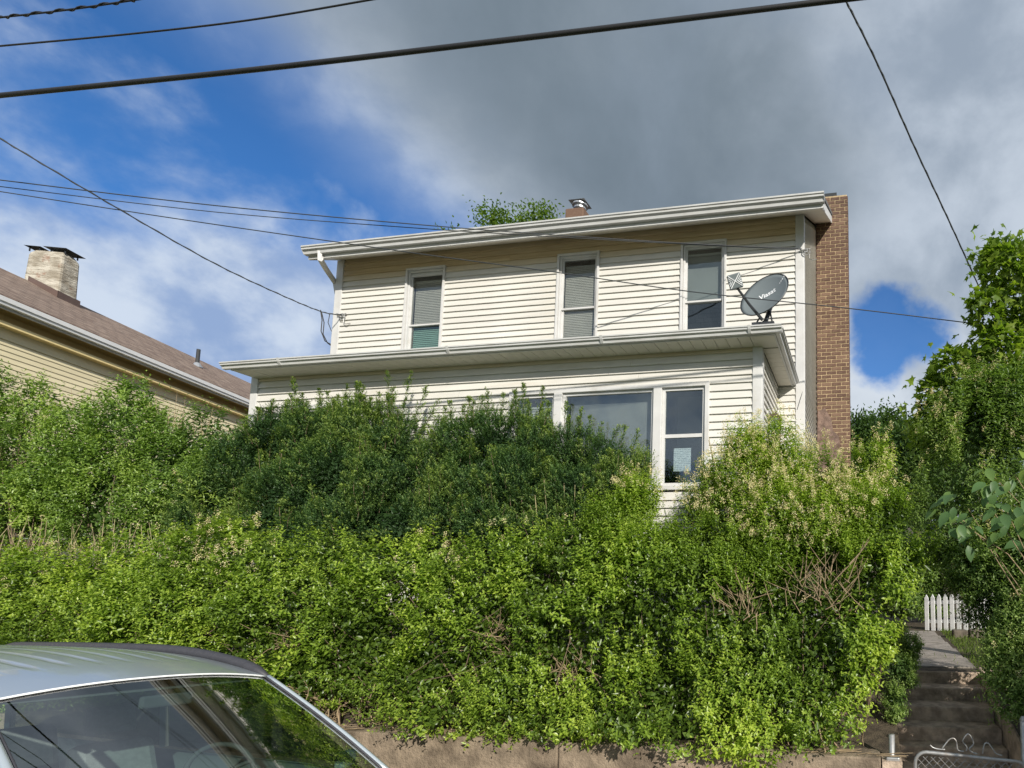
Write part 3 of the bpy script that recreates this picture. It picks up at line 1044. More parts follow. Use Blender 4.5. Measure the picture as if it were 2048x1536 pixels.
bk = dc - nrm * (DEP + 0.03)
MB().tube([bk, bk - nrm * 0.10, arm0 + np.array([0.03, 0.08, 0.02]), base + np.array([0.02, 0.06, 0.06])], 0.03, 8).build('mast', 'dishdark', dish)
MB().box(base[0] - 0.13, base[0] + 0.17, base[1] - 0.02, base[1] + 0.16, base[2] - 0.16, base[2] + 0.035).build('foot_plate', 'dishdark', dish)
mb = MB()
mb.tube([base + np.array([-0.08, 0.02, 0.03]), base + np.array([-0.03, 0.08, 0.16])], 0.012, 5)
mb.tube([base + np.array([0.14, 0.05, 0.03]), base + np.array([0.10, 0.10, 0.22]), base + np.array([0.06, 0.09, 0.24])], 0.012, 5)
mb.build('strut', 'dishdark', dish)
# lettering that lies on the reflector
tc = bpy.data.curves.new('lettering', 'FONT')
tc.body = 'Viasat'
tc.size = 0.105
tc.offset = 0.002
tob = bpy.data.objects.new('lettering_source', tc)
COL.objects.link(tob)
bpy.context.view_layer.update()
tm = bpy.data.meshes.new_from_object(tob)
COL.objects.unlink(tob)
bpy.data.objects.remove(tob)
tx = 0.985 * vr + 0.17 * vu
tx -= nrm * (tx @ nrm)
tx /= np.linalg.norm(tx)
ty = np.cross(nrm, tx)
org = dc - tx * 0.10 + ty * 0.035


def on_dish(u, w):
    p = org + tx * u + ty * w
    q = p - dc
    r2 = ((q @ maj) / RA) ** 2 + ((q @ mnr) / RB) ** 2
    return p + nrm * (DEP * (r2 - 1) + 0.003 - (p - dc) @ nrm)


for vtx in tm.vertices:
    vtx.co = Vector(on_dish(vtx.co.x, vtx.co.y))
tm.materials.append(MT['ink'])
o = bpy.data.objects.new('lettering', tm)
reg(o, dish)
mb = MB()
for (u, w, r) in ((0.335, 0.075, 0.008), (0.36, 0.088, 0.009), (0.388, 0.10, 0.012)):
    mb.add([on_dish(u + r * math.cos(a), w + r * math.sin(a)) for a in np.linspace(0, 2 * math.pi, 9)[:-1]], [tuple(range(8))])
mb.add([on_dish(u, w) for u, w in ((0.41, 0.10), (0.425, 0.10), (0.435, 0.15), (0.42, 0.15))], [(0, 1, 2, 3)])
mb.build('emblem', 'ink', dish)

#==NEIGHBOUR
# ------------------------------------------------------------------ neighbouring cream house (local frame: x along wall, -y outwards)
nd = math.atan2(0.9453, -0.3261)
nb_root = empty('cream_house', (-15.677, 7.512, 0.9), 'cream-sided house with brown shingle roof beyond the left hedge', 'house', rot=(0, 0, nd))
FZ = 6.8535 - 0.9                 # frieze level in local z
NX0, NX1 = -7.0, 11.0
NR = 3.2                          # ridge offset behind wall
OV = 0.30
nwall = MB().box(NX0, NX1, 0.0, 0.15, -0.1, FZ + 0.24).build('side_wall', 'cream', nb_root, True)
siding(nwall, NX0, NX1, 0.6, FZ - 0.235, FZ - 0.235, 0.1016, lambda x, z: ((x, 0, z), 0), local=True, matf=lambda z: 'cream', butt=0.017)
MB().box(NX0, NX1, -0.03, -0.001, FZ - 0.235, FZ - 0.035).build('frieze_board', 'cream', nb_root, True)
MB().box(NX0, NX1, -0.20, -0.031, FZ - 0.04, FZ + 0.03).build('frieze_moulding', 'creamtrim', nb_root, True)
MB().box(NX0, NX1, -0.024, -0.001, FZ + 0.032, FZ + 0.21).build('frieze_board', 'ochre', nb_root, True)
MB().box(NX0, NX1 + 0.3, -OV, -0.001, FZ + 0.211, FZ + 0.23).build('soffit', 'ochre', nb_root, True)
MB().box(NX0, NX1 + 0.3, -OV - 0.02, -OV, FZ + 0.20, FZ + 0.40).build('fascia', 'white', nb_root, True)
MB().prism([(0, -OV - 0.021 - u, FZ + 0.245 + w) for u, w in [(0, 0), (0.075, 0), (0.085, 0.055), (0.105, 0.06), (0.112, 0.14), (0.1, 0.14), (0.095, 0.07), (0.07, 0.01), (0.01, 0.01), (0.01, 0.14), (0, 0.14)]], (NX0, 0, 0), (NX1 + 0.3, 0, 0)).build('gutter', 'neighbour_gutter', nb_root, True)
RZ0, RZ1 = FZ + 0.39, 8.44
v = [(NX0, -OV - 0.05, RZ0), (NX1 + 0.35, -OV - 0.05, RZ0), (NX1 + 0.35, NR, RZ1), (NX0, NR, RZ1)]
o = MB().hexa(v, [(x, y, z + 0.05) for x, y, z in v]).build('roof', 'shingle', nb_root, True)
uv = o.data.uv_layers.new(name='UVMap')
for lp in o.data.loops:
    p = o.data.vertices[lp.vertex_index].co
    uv.data[lp.index].uv = (p.x, math.hypot(p.y + OV, p.z - RZ0))
v = [(NX0, NR, RZ1), (NX1 + 0.35, NR, RZ1), (NX1 + 0.35, 2 * NR + OV, RZ0), (NX0, 2 * NR + OV, RZ0)]
MB().hexa(v, [(x, y, z + 0.05) for x, y, z in v]).build('roof', 'brown', nb_root, True)
MB().box(NX0, NX1, 2 * NR - 0.15, 2 * NR, -0.1, FZ + 0.3).build('side_wall', 'cream', nb_root, True)
for xx in (NX0, NX1 - 0.15):
    MB().prism([(0, 0.151, -0.1), (0, 2 * NR - 0.151, -0.1), (0, 2 * NR - 0.151, FZ + 0.3), (0, NR, RZ1 - 0.12), (0, 0.151, FZ + 0.3)], (xx, 0, 0), (xx + 0.15, 0, 0)).build('end_wall', 'cream', nb_root, True)
MB().box(NX1 - 0.07, NX1 + 0.02, -0.03, -0.0005, -0.1, FZ - 0.24).build('corner_post', 'white', nb_root, True)
RS = (RZ1 - RZ0) / (NR + OV + 0.05)
# chimney
cx0, cx1, cyy0, cyy1 = 3.60, 4.08, 2.60, 3.36
cz0, cz1 = RZ1 - 0.8, 9.36
nc = MB().hexa([(cx0 + 0.0, cyy0, cz0), (cx1, cyy0, cz0), (cx1, cyy1, cz0), (cx0, cyy1, cz0)],
               [(cx0 + 0.04, cyy0 + 0.03, cz1 - 0.12), (cx1 - 0.02, cyy0 + 0.03, cz1 - 0.12), (cx1 - 0.02, cyy1 - 0.03, cz1 - 0.12), (cx0 + 0.04, cyy1 - 0.03, cz1 - 0.12)]).build('chimney', 'stucco', nb_root, True, bevel=0.05)
MB().hexa([(cx0 + 0.04, cyy0 + 0.03, cz1 - 0.14), (cx1 - 0.02, cyy0 + 0.03, cz1 - 0.14), (cx1 - 0.02, cyy1 - 0.03, cz1 - 0.14), (cx0 + 0.04, cyy1 - 0.03, cz1 - 0.14)],
          [(cx0 + 0.12, cyy0 + 0.1, cz1 + 0.0), (cx1 - 0.1, cyy0 + 0.1, cz1 + 0.0), (cx1 - 0.1, cyy1 - 0.1, cz1 + 0.0), (cx0 + 0.12, cyy1 - 0.1, cz1 + 0.0)]).build('chimney_crown', 'stucco', nc, True, bevel=0.03)
for (x, s, ym) in ((cx0 + 0.22, 0.17, cyy1 - 0.08), (cx0 + 0.26, 0.24, cyy0 + 0.20)):
    mb = MB()
    for sx in (-1, 1):
        for sy in (-1, 1):
            mb.box(x + sx * s * 0.6 - 0.01, x + sx * s * 0.6 + 0.01, ym + sy * s * 0.6 - 0.01, ym + sy * s * 0.6 + 0.01, cz1 - 0.05, cz1 + 0.06)
    mb.add([(x - s, ym - s, cz1 + 0.06), (x + s, ym - s, cz1 + 0.06), (x + s, ym + s, cz1 + 0.06), (x - s, ym + s, cz1 + 0.06), (x, ym, cz1 + 0.10)],
           [(0, 1, 4), (1, 2, 4), (2, 3, 4), (3, 0, 4), (3, 2, 1, 0)])
    mb.build('chimney_cap', 'dishdark', nc, True)


def roofz(y):
    return RZ0 + 0.05 + RS * (y + OV + 0.05)


yf0 = cyy0 - 0.012
MB().hexa([(cx0 - 0.02, yf0 - 0.01, roofz(yf0) - 0.1), (cx1 + 0.01, yf0 - 0.01, roofz(yf0) - 0.1), (cx1 + 0.01, yf0 + 0.01, roofz(yf0) - 0.1), (cx0 - 0.02, yf0 + 0.01, roofz(yf0) - 0.1)],
          [(cx0 - 0.02, yf0 - 0.01, roofz(yf0) + 0.17), (cx1 + 0.01, yf0 - 0.01, roofz(yf0) + 0.15), (cx1 + 0.01, yf0 + 0.01, roofz(yf0) + 0.15), (cx0 - 0.02, yf0 + 0.01, roofz(yf0) + 0.17)]).build('flashing', 'brown', nb_root, True)
for xx in (cx0 - 0.022, cx1 + 0.011):
    MB().hexa([(xx, yf0 - 0.01, roofz(yf0) - 0.1), (xx + 0.012, yf0 - 0.01, roofz(yf0) - 0.1), (xx + 0.012, NR, roofz(NR) - 0.1), (xx, NR, roofz(NR) - 0.1)],
              [(xx, yf0 - 0.01, roofz(yf0) + 0.16), (xx + 0.012, yf0 - 0.01, roofz(yf0) + 0.16), (xx + 0.012, NR, roofz(NR) + 0.12), (xx, NR, roofz(NR) + 0.12)]).build('flashing', 'brown', nb_root, True)
# vent pipe
vx, vy = 6.33, 1.6
MB().tube([(vx, vy, roofz(vy) - 0.1), (vx, vy, roofz(vy) + 0.50)], 0.045, 12).build('vent_pipe', 'dishdark', nb_root, True)
MB().tube([(vx, vy, roofz(vy) - 0.05), (vx, vy, roofz(vy) + 0.09)], [0.13, 0.055], 12).build('vent_boot', 'metalcap', nb_root, True)

#==WIRES
# ------------------------------------------------------------------ overhead wires
def cable(name, px, Ya, Yb, r, label, mat_='thinwire', ext0=0.0, ext1=0.0, wob=0.0, twin=0.0, cat='cable'):
    xs_ = np.array([p[0] for p in px], float)
    s = np.concatenate([[0], np.cumsum(np.hypot(np.diff(xs_), np.diff([p[1] for p in px])))])
    s /= s[-1]
    P = np.array([at(p[0], p[1], 1.0 / ((1 - t) / Ya + t / Yb)) for p, t in zip(px, s)])
    # smooth through the points
    out = []
    n = len(P)
    for i in range(n - 1):
        p0, p1, p2, p3 = P[max(i - 1, 0)], P[i], P[i + 1], P[min(i + 2, n - 1)]
        for t in np.linspace(0, 1, 9)[:-1]:
            out.append(0.5 * (2 * p1 + (p2 - p0) * t + (2 * p0 - 5 * p1 + 4 * p2 - p3) * t * t + (3 * p1 - p0 - 3 * p2 + p3) * t ** 3))
    out.append(P[-1])
    if ext0:
        d = out[0] - out[2]
        out.insert(0, out[0] + d / np.linalg.norm(d) * ext0)
    if ext1:
        d = out[-1] - out[-3]
        out.append(out[-1] + d / np.linalg.norm(d) * ext1)
    mb = MB()
    mb.tube(out, r, 7)
    if twin:
        dense = []
        for i in range(len(out) - 1):
            m = 6 if np.linalg.norm(out[i + 1] - out[i]) > 0.3 else 3
            for t in np.linspace(0, 1, m, endpoint=False):
                dense.append(out[i] * (1 - t) + out[i + 1] * t)
        mb.tube([p + np.array([0, math.sin(i * 0.9) * twin, math.cos(i * 0.9) * twin]) for i, p in enumerate(dense)], r * 0.8, 5)
    o = mb.build(name, mat_, smooth=True)
    return tag(o, label, cat)


cable('utility_cable', [(0, 191), (512, 139), (1024, 79), (1700, -3)], 3.35, 3.7, 0.0195, 'thick black cable crossing the top of the picture above the roof', 'wire', 12, 14)
cable('utility_cable', [(0, 92), (260, 68), (500, 40), (750, -2)], 3.0, 3.12, 0.0062, 'single black wire across the upper left sky just above the thick cable', 'wire', 12, 16)
cable('utility_cable', [(0, 35), (140, 19), (275, -1)], 2.9, 2.95, 0.006, 'twisted pair of wires in the very top left corner of the sky', 'wire', 12, 16, twin=0.009)
cable('service_wire', [(0, 360), (430, 411), (870, 452), (1200, 476), (1450, 491), (1603, 497)], 4.6, 7.93, 0.0062, 'uppermost of three thin wires reaching the upper right house corner', ext0=14)
cable('service_wire', [(0, 373), (430, 424), (830, 456), (1100, 473), (1400, 490), (1603, 499)], 4.65, 7.93, 0.005, 'middle one of three thin wires crossing below the upper gutter', ext0=14)
cable('service_wire', [(0, 383), (350, 437), (680, 485), (900, 516), (1130, 547), (1380, 583), (1700, 617), (1955, 648)], 4.9, 6.3, 0.0058, 'lowest of the three thin wires, passing the dish and brick chimney', ext0=14, ext1=10)
cable('service_drop', [(0, 277), (200, 396), (420, 522), (560, 589), (645, 624), (683, 629)], 4.3, 7.93, 0.0078, 'service drop sagging from the left to the upper left house corner', ext0=14, twin=0.008)
cable('service_drop', [(1690, -2), (1755, 128), (1830, 296), (1900, 446), (1950, 556)], 4.3, 6.9, 0.0085, 'twisted drop wire falling steeply in the right hand sky', ext0=10, ext1=2, twin=0.009)


def clamp(x, y, label, s):
    p = at(x, y, Y1 - 0.06)
    mb = MB()
    mb.tube([p + np.array([-0.10 * s, 0, 0.0]), p, p + np.array([0.06 * s, 0.02, 0.03])], 0.012, 6)
    mb.tube([p + np.array([0.06 * math.cos(a), 0, -0.03 + 0.05 * math.sin(a)]) for a in np.linspace(0, 6.3, 12)], 0.007, 5)
    mb.tube([p + np.array([0.05, 0, 0]), p + np.array([0.04, 0.0, -0.14]), p + np.array([0.09, 0, -0.17]), p + np.array([0.16, 0.02, -0.15])], 0.006, 5)
    mb.box(p[0] - 0.02, p[0] + 0.02, p[1], Y1 - 0.015, p[2] - 0.03, p[2] + 0.03)
    return tag(mb.build('wire_bracket', 'galv'), label, 'bracket', 'wire brackets on the house corners')


clamp(1613, 500, 'metal wire bracket with loops at the upper right house corner', 1)
clamp(684, 630, 'metal wire bracket at the upper left house corner', 1)
mb = MB()
for k, (pts_) in enumerate(([(641, 620), (644, 640), (642, 662), (650, 682), (664, 690)], [(643, 624), (648, 645), (646, 668), (655, 686), (666, 694)], [(660, 626), (656, 645), (662, 660), (667, 668)])):
    mb.tube([at(x, y, 8.05) for x, y in pts_], 0.008 if k < 2 else 0.006, 5)
tag(mb.build('wire_loops', 'wire'), 'black wire loops hanging beside the upper left house corner', 'wire')
mb = MB()
mb.tube([at(1603, 768, 7.97), at(1606, 780, 7.97), at(1600, 800, 7.96), at(1594, 820, 7.965)], 0.005, 5)
mb.tube([np.array([MR + 0.032, 8.02, 4.95]), np.array([MR + 0.034, 8.03, 4.0]), np.array([MR + 0.034, 8.03, 2.0])], 0.006, 5)
tag(mb.build('wall_cable', 'thinwire'), 'thin cable running down the white corner post beside the chimney', 'cable')

#==STEPS
# ------------------------------------------------------------------ retaining wall, steps, path, gate, fence
rw = empty('retaining_wall', (-6, 4.7, 0.0), 'weathered concrete retaining wall under the front hedge', 'wall')
joints = [-15.0, -11.5, -8.6, -5.6, -2.66, 0.17]
for a, bb in zip(joints[:-1], joints[1:]):
    MB().box(a + 0.006, bb - 0.006, 4.702, 4.95, 0.0, 0.752).build('wall_section', 'concrete', rw, bevel=0.012)
MB().box(0.175, 0.335, 4.72, 6.8, 0.0, 0.72).build('cheek_wall', 'step', rw)

st = empty('concrete_steps', (0.9, 5.6, 0), 'dark worn concrete steps climbing beside the hedge', 'steps')
lips = [(4.85, 0.18), (5.12, 0.31), (5.40, 0.445), (5.70, 0.58), (5.90, 0.715), (6.20, 0.85), (6.55, 0.985), (6.84, 1.12)]
for i, (y, z) in enumerate(lips):
    yb = lips[i + 1][0] if i + 1 < len(lips) else y + 0.32
    o = MB().box(SX0 + 0.002, SX1 - 0.002, y, yb + 0.1, 0.0, z - 0.0004 * i).build('step', 'step', st, bevel=0.018)
ck = empty('cheek_wall', (1.5, 5.8, 0), 'low dark concrete side wall right of the steps', 'wall')
MB().hexa([(SX1 + 0.002, 4.75, 0), (SX1 + 0.16, 4.75, 0), (SX1 + 0.16, 7.0, 0), (SX1 + 0.002, 7.0, 0)],
          [(SX1 + 0.002, 4.75, 0.62), (SX1 + 0.16, 4.75, 0.62), (SX1 + 0.16, 7.0, 1.16), (SX1 + 0.002, 7.0, 1.16)]).build('wall_slab', 'step', ck, bevel=0.015)
MB().box(SX1 + 0.161, 8.0, 4.75, 4.95, 0.0, 0.752).build('wall_section', 'concrete', ck, bevel=0.012)

pa = bpy.data.objects.new('path', None)
pa.location = (0.95, 7, 1.1)
reg(pa)
pa['kind'] = 'structure'
yy = 7.1
cxs = lambda y: 0.90 + 0.16 * max(0, (y - 7.1)) / 3.5
for i in range(5):
    y2 = yy + 0.86
    zz0, zz1 = yard_h(0, yy) + 0.02, yard_h(0, y2) + 0.02
    a0, a1 = cxs(yy), cxs(y2)
    hw = 0.50 - 0.03 * i
    g = 0.008
    MB().hexa([(a0 - hw, yy + g, zz0 - 0.1), (a0 + hw, yy + g, zz0 - 0.1), (a1 + hw, y2 - g, zz1 - 0.1), (a1 - hw, y2 - g, zz1 - 0.1)],
              [(a0 - hw, yy + g, zz0), (a0 + hw, yy + g, zz0), (a1 + hw, y2 - g, zz1 + 0.006 * (i % 2)), (a1 - hw, y2 - g, zz1)]).build('path_slab', 'path', pa, bevel=0.01)
    yy = y2

# chain link gate
gx0, gx1, gy, gz = 0.44, 1.30, 4.76, 0.80
gate = empty('chain_link_gate', (0.87, gy, 0.07), 'low chain-link gate with bent wire scrolls at the foot of the steps', 'gate')


def zt_(x):
    return gz + 0.012 - 0.04 * (x - gx0) / (gx1 - gx0)


mb = MB()
fr = [(gx0, gy, 0.15), (gx0, gy, gz - 0.09)] + [(gx0 + 0.09 - 0.09 * math.cos(a), gy, gz - 0.09 + 0.09 * math.sin(a)) for a in np.linspace(0.2, 1.57, 6)]
fr += [(gx1 - 0.09 + 0.09 * math.sin(a), gy, zt_(gx1) - 0.09 + 0.08 * math.cos(a)) for a in np.linspace(0, 1.57, 6)] + [(gx1, gy, 0.15), (gx0, gy, 0.15)]
mb.tube(fr, 0.015, 8)
mb.build('frame', 'galv', gate, smooth=True)
mb = MB()
sp = 0.062
k = -14
ztop = 0.765
while k * sp < (gx1 - gx0) + 0.7:
    for s in (1, -1):
        xa = gx0 + k * sp
        pts_ = []
        z0_, z1_ = 0.17, ztop
        # line x = xa + s*(z - z0)
        a = (xa, z0_) if s == 1 else (xa, z1_)
        bq = (xa + (z1_ - z0_), z1_) if s == 1 else (xa + (z1_ - z0_), z0_)
        lo_, hi_ = max(a[0], gx0 + 0.02), min(bq[0], gx1 - 0.02)
        if hi_ - lo_ > 0.02:
            f_ = lambda x: a[1] + (x - a[0]) * (bq[1] - a[1]) / (bq[0] - a[0])
            mb.tube([(lo_, gy + s * 0.003, f_(lo_)), (hi_, gy + s * 0.003, f_(hi_))], 0.0022, 4, False)
    k += 1
mb.build('wire_mesh', 'galv', gate)


def gp_(x, y):
    return at(x, y, gy)


scrolls = [[(1860, 1490), (1866, 1495), (1876, 1498), (1890, 1499)],
           [(1884, 1497), (1893, 1485), (1900, 1478), (1908, 1477), (1913, 1484), (1914, 1494), (1917, 1501), (1928, 1503)],
           [(1932, 1502), (1934, 1496), (1931, 1490), (1926, 1484), (1928, 1476), (1936, 1468), (1943, 1475), (1947, 1486), (1944, 1492), (1939, 1497), (1942, 1503), (1955, 1508)],
           [(1965, 1508), (1967, 1495), (1970, 1487), (1977, 1487), (1984, 1496), (1992, 1507), (2004, 1511)]]
for sc_ in scrolls:
    P = [gp_(*p) for p in sc_]
    out = []
    for i in range(len(P) - 1):
        p0, p1, p2, p3 = P[max(i - 1, 0)], P[i], P[i + 1], P[min(i + 2, len(P) - 1)]
        for t in np.linspace(0, 1, 5)[:-1]:
            out.append(0.5 * (2 * p1 + (p2 - p0) * t + (2 * p0 - 5 * p1 + 4 * p2 - p3) * t * t + (3 * p1 - p0 - 3 * p2 + p3) * t ** 3))
    out.append(P[-1])
    MB().tube(out, 0.006, 6).build('wire_scroll', 'galv', gate, smooth=True)
gp1 = at(1784, 1500, 4.78)
po = empty('gate_post', (gp1[0], 4.8, 0.07), 'grey pipe gate post with hinge left of the chain-link gate', 'post', 'gate posts')
MB().tube([(gp1[0], 4.8, 0.0), (gp1[0], 4.8, gp1[2] + 0.12)], 0.026, 10).build('pipe', 'galv', po, smooth=True)
MB().box(gp1[0] - 0.05, gp1[0] + 0.06, 4.75, 4.79, gp1[2] - 0.16, gp1[2] - 0.05).build('hinge', 'galv', po, bevel=0.01)
gp2_ = at(2046, 1440, 4.8)
po = empty('gate_post', (gp2_[0], 4.8, 0.07), 'slim pipe gate post at the right edge beside the steps', 'post', 'gate posts')
MB().tube([(gp2_[0], 4.8, 0.0), (gp2_[0], 4.8, gp2_[2])], 0.024, 10).build('pipe', 'galv', po, smooth=True)
MB().tube([(gp2_[0], 4.8, gp2_[2]), (gp2_[0], 4.8, gp2_[2] + 0.03)], [0.028, 0.012], 10).build('cap', 'galv', po)

# picket fence
fe = empty('picket_fence', (1.8, 11.5, 1.1), 'short white picket fence at the end of the path', 'fence')
fA = np.array([1.38, 11.75])
fB = np.array([2.75, 10.9])
npk = 13
fang = math.atan2(fB[1] - fA[1], fB[0] - fA[0])
pk = MB().prism([(-0.04, 0, 0), (0.04, 0, 0), (0.04, 0, 0.66), (0.0, 0, 0.73), (-0.04, 0, 0.66)], (0, -0.011, 0), (0, 0.011, 0)).mesh('picket', 'whitefence')
for i in range(npk):
    t = i / (npk - 1)
    q = fA + (fB - fA) * t
    o = bpy.data.objects.new('picket', pk)
    o.location = (q[0], q[1], yard_h(q[0], q[1]) - 0.01 + 0.10 * t)
    o.rotation_euler = (0, 0, fang)
    reg(o, fe)
dq = (fB - fA) / np.linalg.norm(fB - fA)
nq = np.array([-dq[1], dq[0]])
for zh in (0.14, 0.52):
    e0, e1 = fA + nq * 0.03, fB + nq * 0.03
    z0_, z1_ = yard_h(*e0) + zh, yard_h(*e1) + zh + 0.1
    w2 = nq * 0.018
    MB().hexa([(*(e0 - w2), z0_), (*(e1 - w2), z1_), (*(e1 + w2), z1_), (*(e0 + w2), z0_)],
              [(*(e0 - w2), z0_ + 0.07), (*(e1 - w2), z1_ + 0.07), (*(e1 + w2), z1_ + 0.07), (*(e0 + w2), z0_ + 0.07)]).build('rail', 'whitefence', fe)
sb = empty('stone_edging', (1.9, 10.2, 1.1), 'low dark stone edging in front of the picket fence', 'edging')
for i in range(6):
    xx = 1.66 + 0.28 * i
    MB().box(xx, xx + 0.26, 10.3 - 0.03 * i, 10.52 - 0.03 * i, 1.05, 1.30 + 0.015 * (i % 3)).build('stone', 'stonebed', sb, bevel=0.03)

#==PLANTS
# ------------------------------------------------------------------ plants
def unit(v):
    return v / (np.linalg.norm(v, axis=-1, keepdims=True) + 1e-9)


class Leaves:
    def __init__(s):
        s.p, s.a, s.n, s.l, s.w, s.t = [], [], [], [], [], []

    def add(s, p, a, n, l, w, t):
        s.p.append(p)
        s.a.append(a)
        s.n.append(n)
        s.l.append(np.broadcast_to(l, len(p)))
        s.w.append(np.broadcast_to(w, len(p)))
        s.t.append(np.broadcast_to(t, len(p)))

    def count(s):
        return sum(len(x) for x in s.p)

    def build(s, name, material, parent, fold=0.22, curl=0.12, origin=True):
        p = np.concatenate(s.p)
        a = unit(np.concatenate(s.a))
        n = np.concatenate(s.n)
        n = unit(n - a * (n * a).sum(1, keepdims=True))
        l = np.concatenate(s.l)[:, None]
        w = np.concatenate(s.w)[:, None]
        t = np.concatenate(s.t)
        side = np.cross(a, n)
        N = len(p)
        V = np.empty((N, 4, 3))
        V[:, 0] = p
        V[:, 1] = p + a * l * 0.45 + side * w * 0.5 + n * w * fold
        V[:, 2] = p + a * l - n * l * curl
        V[:, 3] = p + a * l * 0.45 - side * w * 0.5 + n * w * fold
        base = (np.arange(N) * 4)[:, None]
        F = np.concatenate([base + np.array([[0, 1, 2]]), base + np.array([[0, 2, 3]])], axis=1).reshape(-1, 3)
        m = tri_mesh(name, V.reshape(-1, 3), F, material, np.repeat(t, 4))
        o = bpy.data.objects.new(name, m)
        o['kind'] = 'stuff'
        return reg(o, parent)


def wobble(p, f, seed):
    r = np.random.default_rng(seed)
    out = np.zeros(len(p))
    for k in range(6):
        d = unit(r.normal(size=3)[None])[0] * f * r.uniform(0.6, 1.8)
        out += np.sin(p @ d + r.uniform(0, 6.3))
    return out / 6 * 1.6


def blobs_px(lst):
    "(x, y, radius x px, radius y px, Y[, depth radius m]) -> centres and radii"
    c, r = [], []
    for q in lst:
        x, y, rx_, ry_, Y = q[:5]
        p = at(x, y, Y)
        s = Y * 1.0 / FPX
        c.append(p)
        r.append((rx_ * s, q[5] if len(q) > 5 else 0.5 * (rx_ + ry_) * s, ry_ * s))
    return np.array(c), np.array(r)


def surface(c, r, n, rng, front=0.75, lump=0.16, seed=1, inset=0.92, relief=0.10):
    "points and normals on the union of blobs"
    w = (r[:, 0] * r[:, 2])
    i = rng.choice(len(c), n * 2, p=w / w.sum())
    d = unit(rng.normal(size=(n * 2, 3)))
    flip = (d[:, 1] > 0.1) & (rng.random(n * 2) < front)
    d[flip, 1] *= -1
    p = c[i] + d * r[i] * (1 + lump * wobble(c[i] + d * r[i], 7, seed)[:, None])
    nr = unit(d / r[i])
    hf = 0.65 * wobble(p, 11, seed + 50) + 0.5 * wobble(p, 24, seed + 51)
    p = p + nr * (relief * hf)[:, None]
    keep = hf + 0.3 * rng.normal(size=n * 2) > -0.5
    for s0 in range(0, n * 2, 20000):
        sl = slice(s0, s0 + 20000)
        q = (p[sl, None, :] - c[None]) / r[None]
        keep[sl] &= ((q ** 2).sum(2) < inset ** 2).sum(1) <= 0
    p, nr = p[keep][:n], nr[keep][:n]
    return p, nr


def avoid(p, zones):
    keep = np.ones(len(p), bool)
    for (c, rad) in zones:
        keep &= ((p - c) ** 2).sum(1) > rad ** 2
    return keep


UP = np.array([0, 0, 1.0])


def shoots(L, org, dirs, length, nn, ll, lw, rng, tint0, tgrad=0.3, pairs=True, droop=0.0, spread=0.85, jit=0.25):
    "leafy shoots: opposite leaves along a stem"
    N = len(org)
    ref = unit(rng.normal(size=(N, 3)))
    u = unit(np.cross(dirs, ref))
    ph = rng.uniform(0, 6.28, N)
    lenv = np.broadcast_to(length, N)
    tips = org + dirs * lenv[:, None] + UP * (0.12 - droop) * lenv[:, None]
    for k in range(nn):
        t = (k + 0.6) / nn
        d = unit(dirs + UP * (0.25 - droop * 2) * t)
        pos = org + dirs * (lenv * t)[:, None] + UP * ((0.12 - droop) * t * t * lenv)[:, None]
        w = np.cross(d, u)
        ang = ph + k * 1.571
        for s in (1, -1):
            rad = s * (np.cos(ang)[:, None] * u + np.sin(ang)[:, None] * w)
            a = unit(d * (1.05 - spread * 0.7) + rad * spread + rng.normal(size=(N, 3)) * jit)
            nrm_ = d * 0.8 + UP * 0.7 - rad * 0.25 + rng.normal(size=(N, 3)) * 0.25
            sz = (1 - 0.5 * t ** 2) * rng.uniform(0.7, 1.2, N)
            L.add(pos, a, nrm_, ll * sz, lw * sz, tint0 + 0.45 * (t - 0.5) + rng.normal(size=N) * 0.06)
    return tips


def filler(L, c, r, n, rng, ll, lw, t, lo=0.45, hi=0.93):
    i = rng.choice(len(c), n, p=(r.prod(1)) / r.prod(1).sum())
    d = unit(rng.normal(size=(n, 3)))
    p = c[i] + d * r[i] * rng.uniform(lo, hi, (n, 1))
    a = unit(rng.normal(size=(n, 3)) + UP * 0.3)
    L.add(p, a, rng.normal(size=(n, 3)) + UP * 0.8, ll * rng.uniform(0.7, 1.2, n), lw * rng.uniform(0.7, 1.2, n), t + rng.normal(size=n) * 0.08)


def stems(name, matn, parent, starts, ends, r0, rng, bend=0.05, k=5, segs=4, taper=0.35):
    mb = MB()
    for a, bb in zip(starts, ends):
        L_ = np.linalg.norm(bb - a)
        pts_ = [a + (bb - a) * t + rng.normal(size=3) * bend * L_ * (0 if t in (0, 1) else 1) * 0.5 + np.array([0, 0, 0.06 * L_ * math.sin(math.pi * t)]) for t in np.linspace(0, 1, segs + 1)]
        rr = rng.uniform(0.7, 1.3) * r0
        mb.tube(pts_, [rr * (1 - (1 - taper) * t) for t in np.linspace(0, 1, segs + 1)], k, False)
    o = mb.build(name, matn, parent, smooth=True)
    o['kind'] = 'stuff'
    return o


def blossoms(parent, tips, rng, size=0.055, per=26, matn='bloom'):
    L = Leaves()
    N = len(tips)
    for k in range(per):
        h = rng.random(N)
        rad = (0.35 + 0.65 * np.sin(h * 3.14)) * size * 0.5 * np.sqrt(rng.random(N))
        an = rng.uniform(0, 6.28, N)
        p = tips + np.stack([np.cos(an) * rad, np.sin(an) * rad, h * size * 1.15 - 0.012], 1)
        a = unit(rng.normal(size=(N, 3)) + UP * 0.4)
        L.add(p, a, rng.normal(size=(N, 3)), 0.011 * rng.uniform(0.7, 1.3, N), 0.009, 0.5 + rng.normal(size=N) * 0.3)
    return L.build('blossoms', matn, parent, fold=0.1)


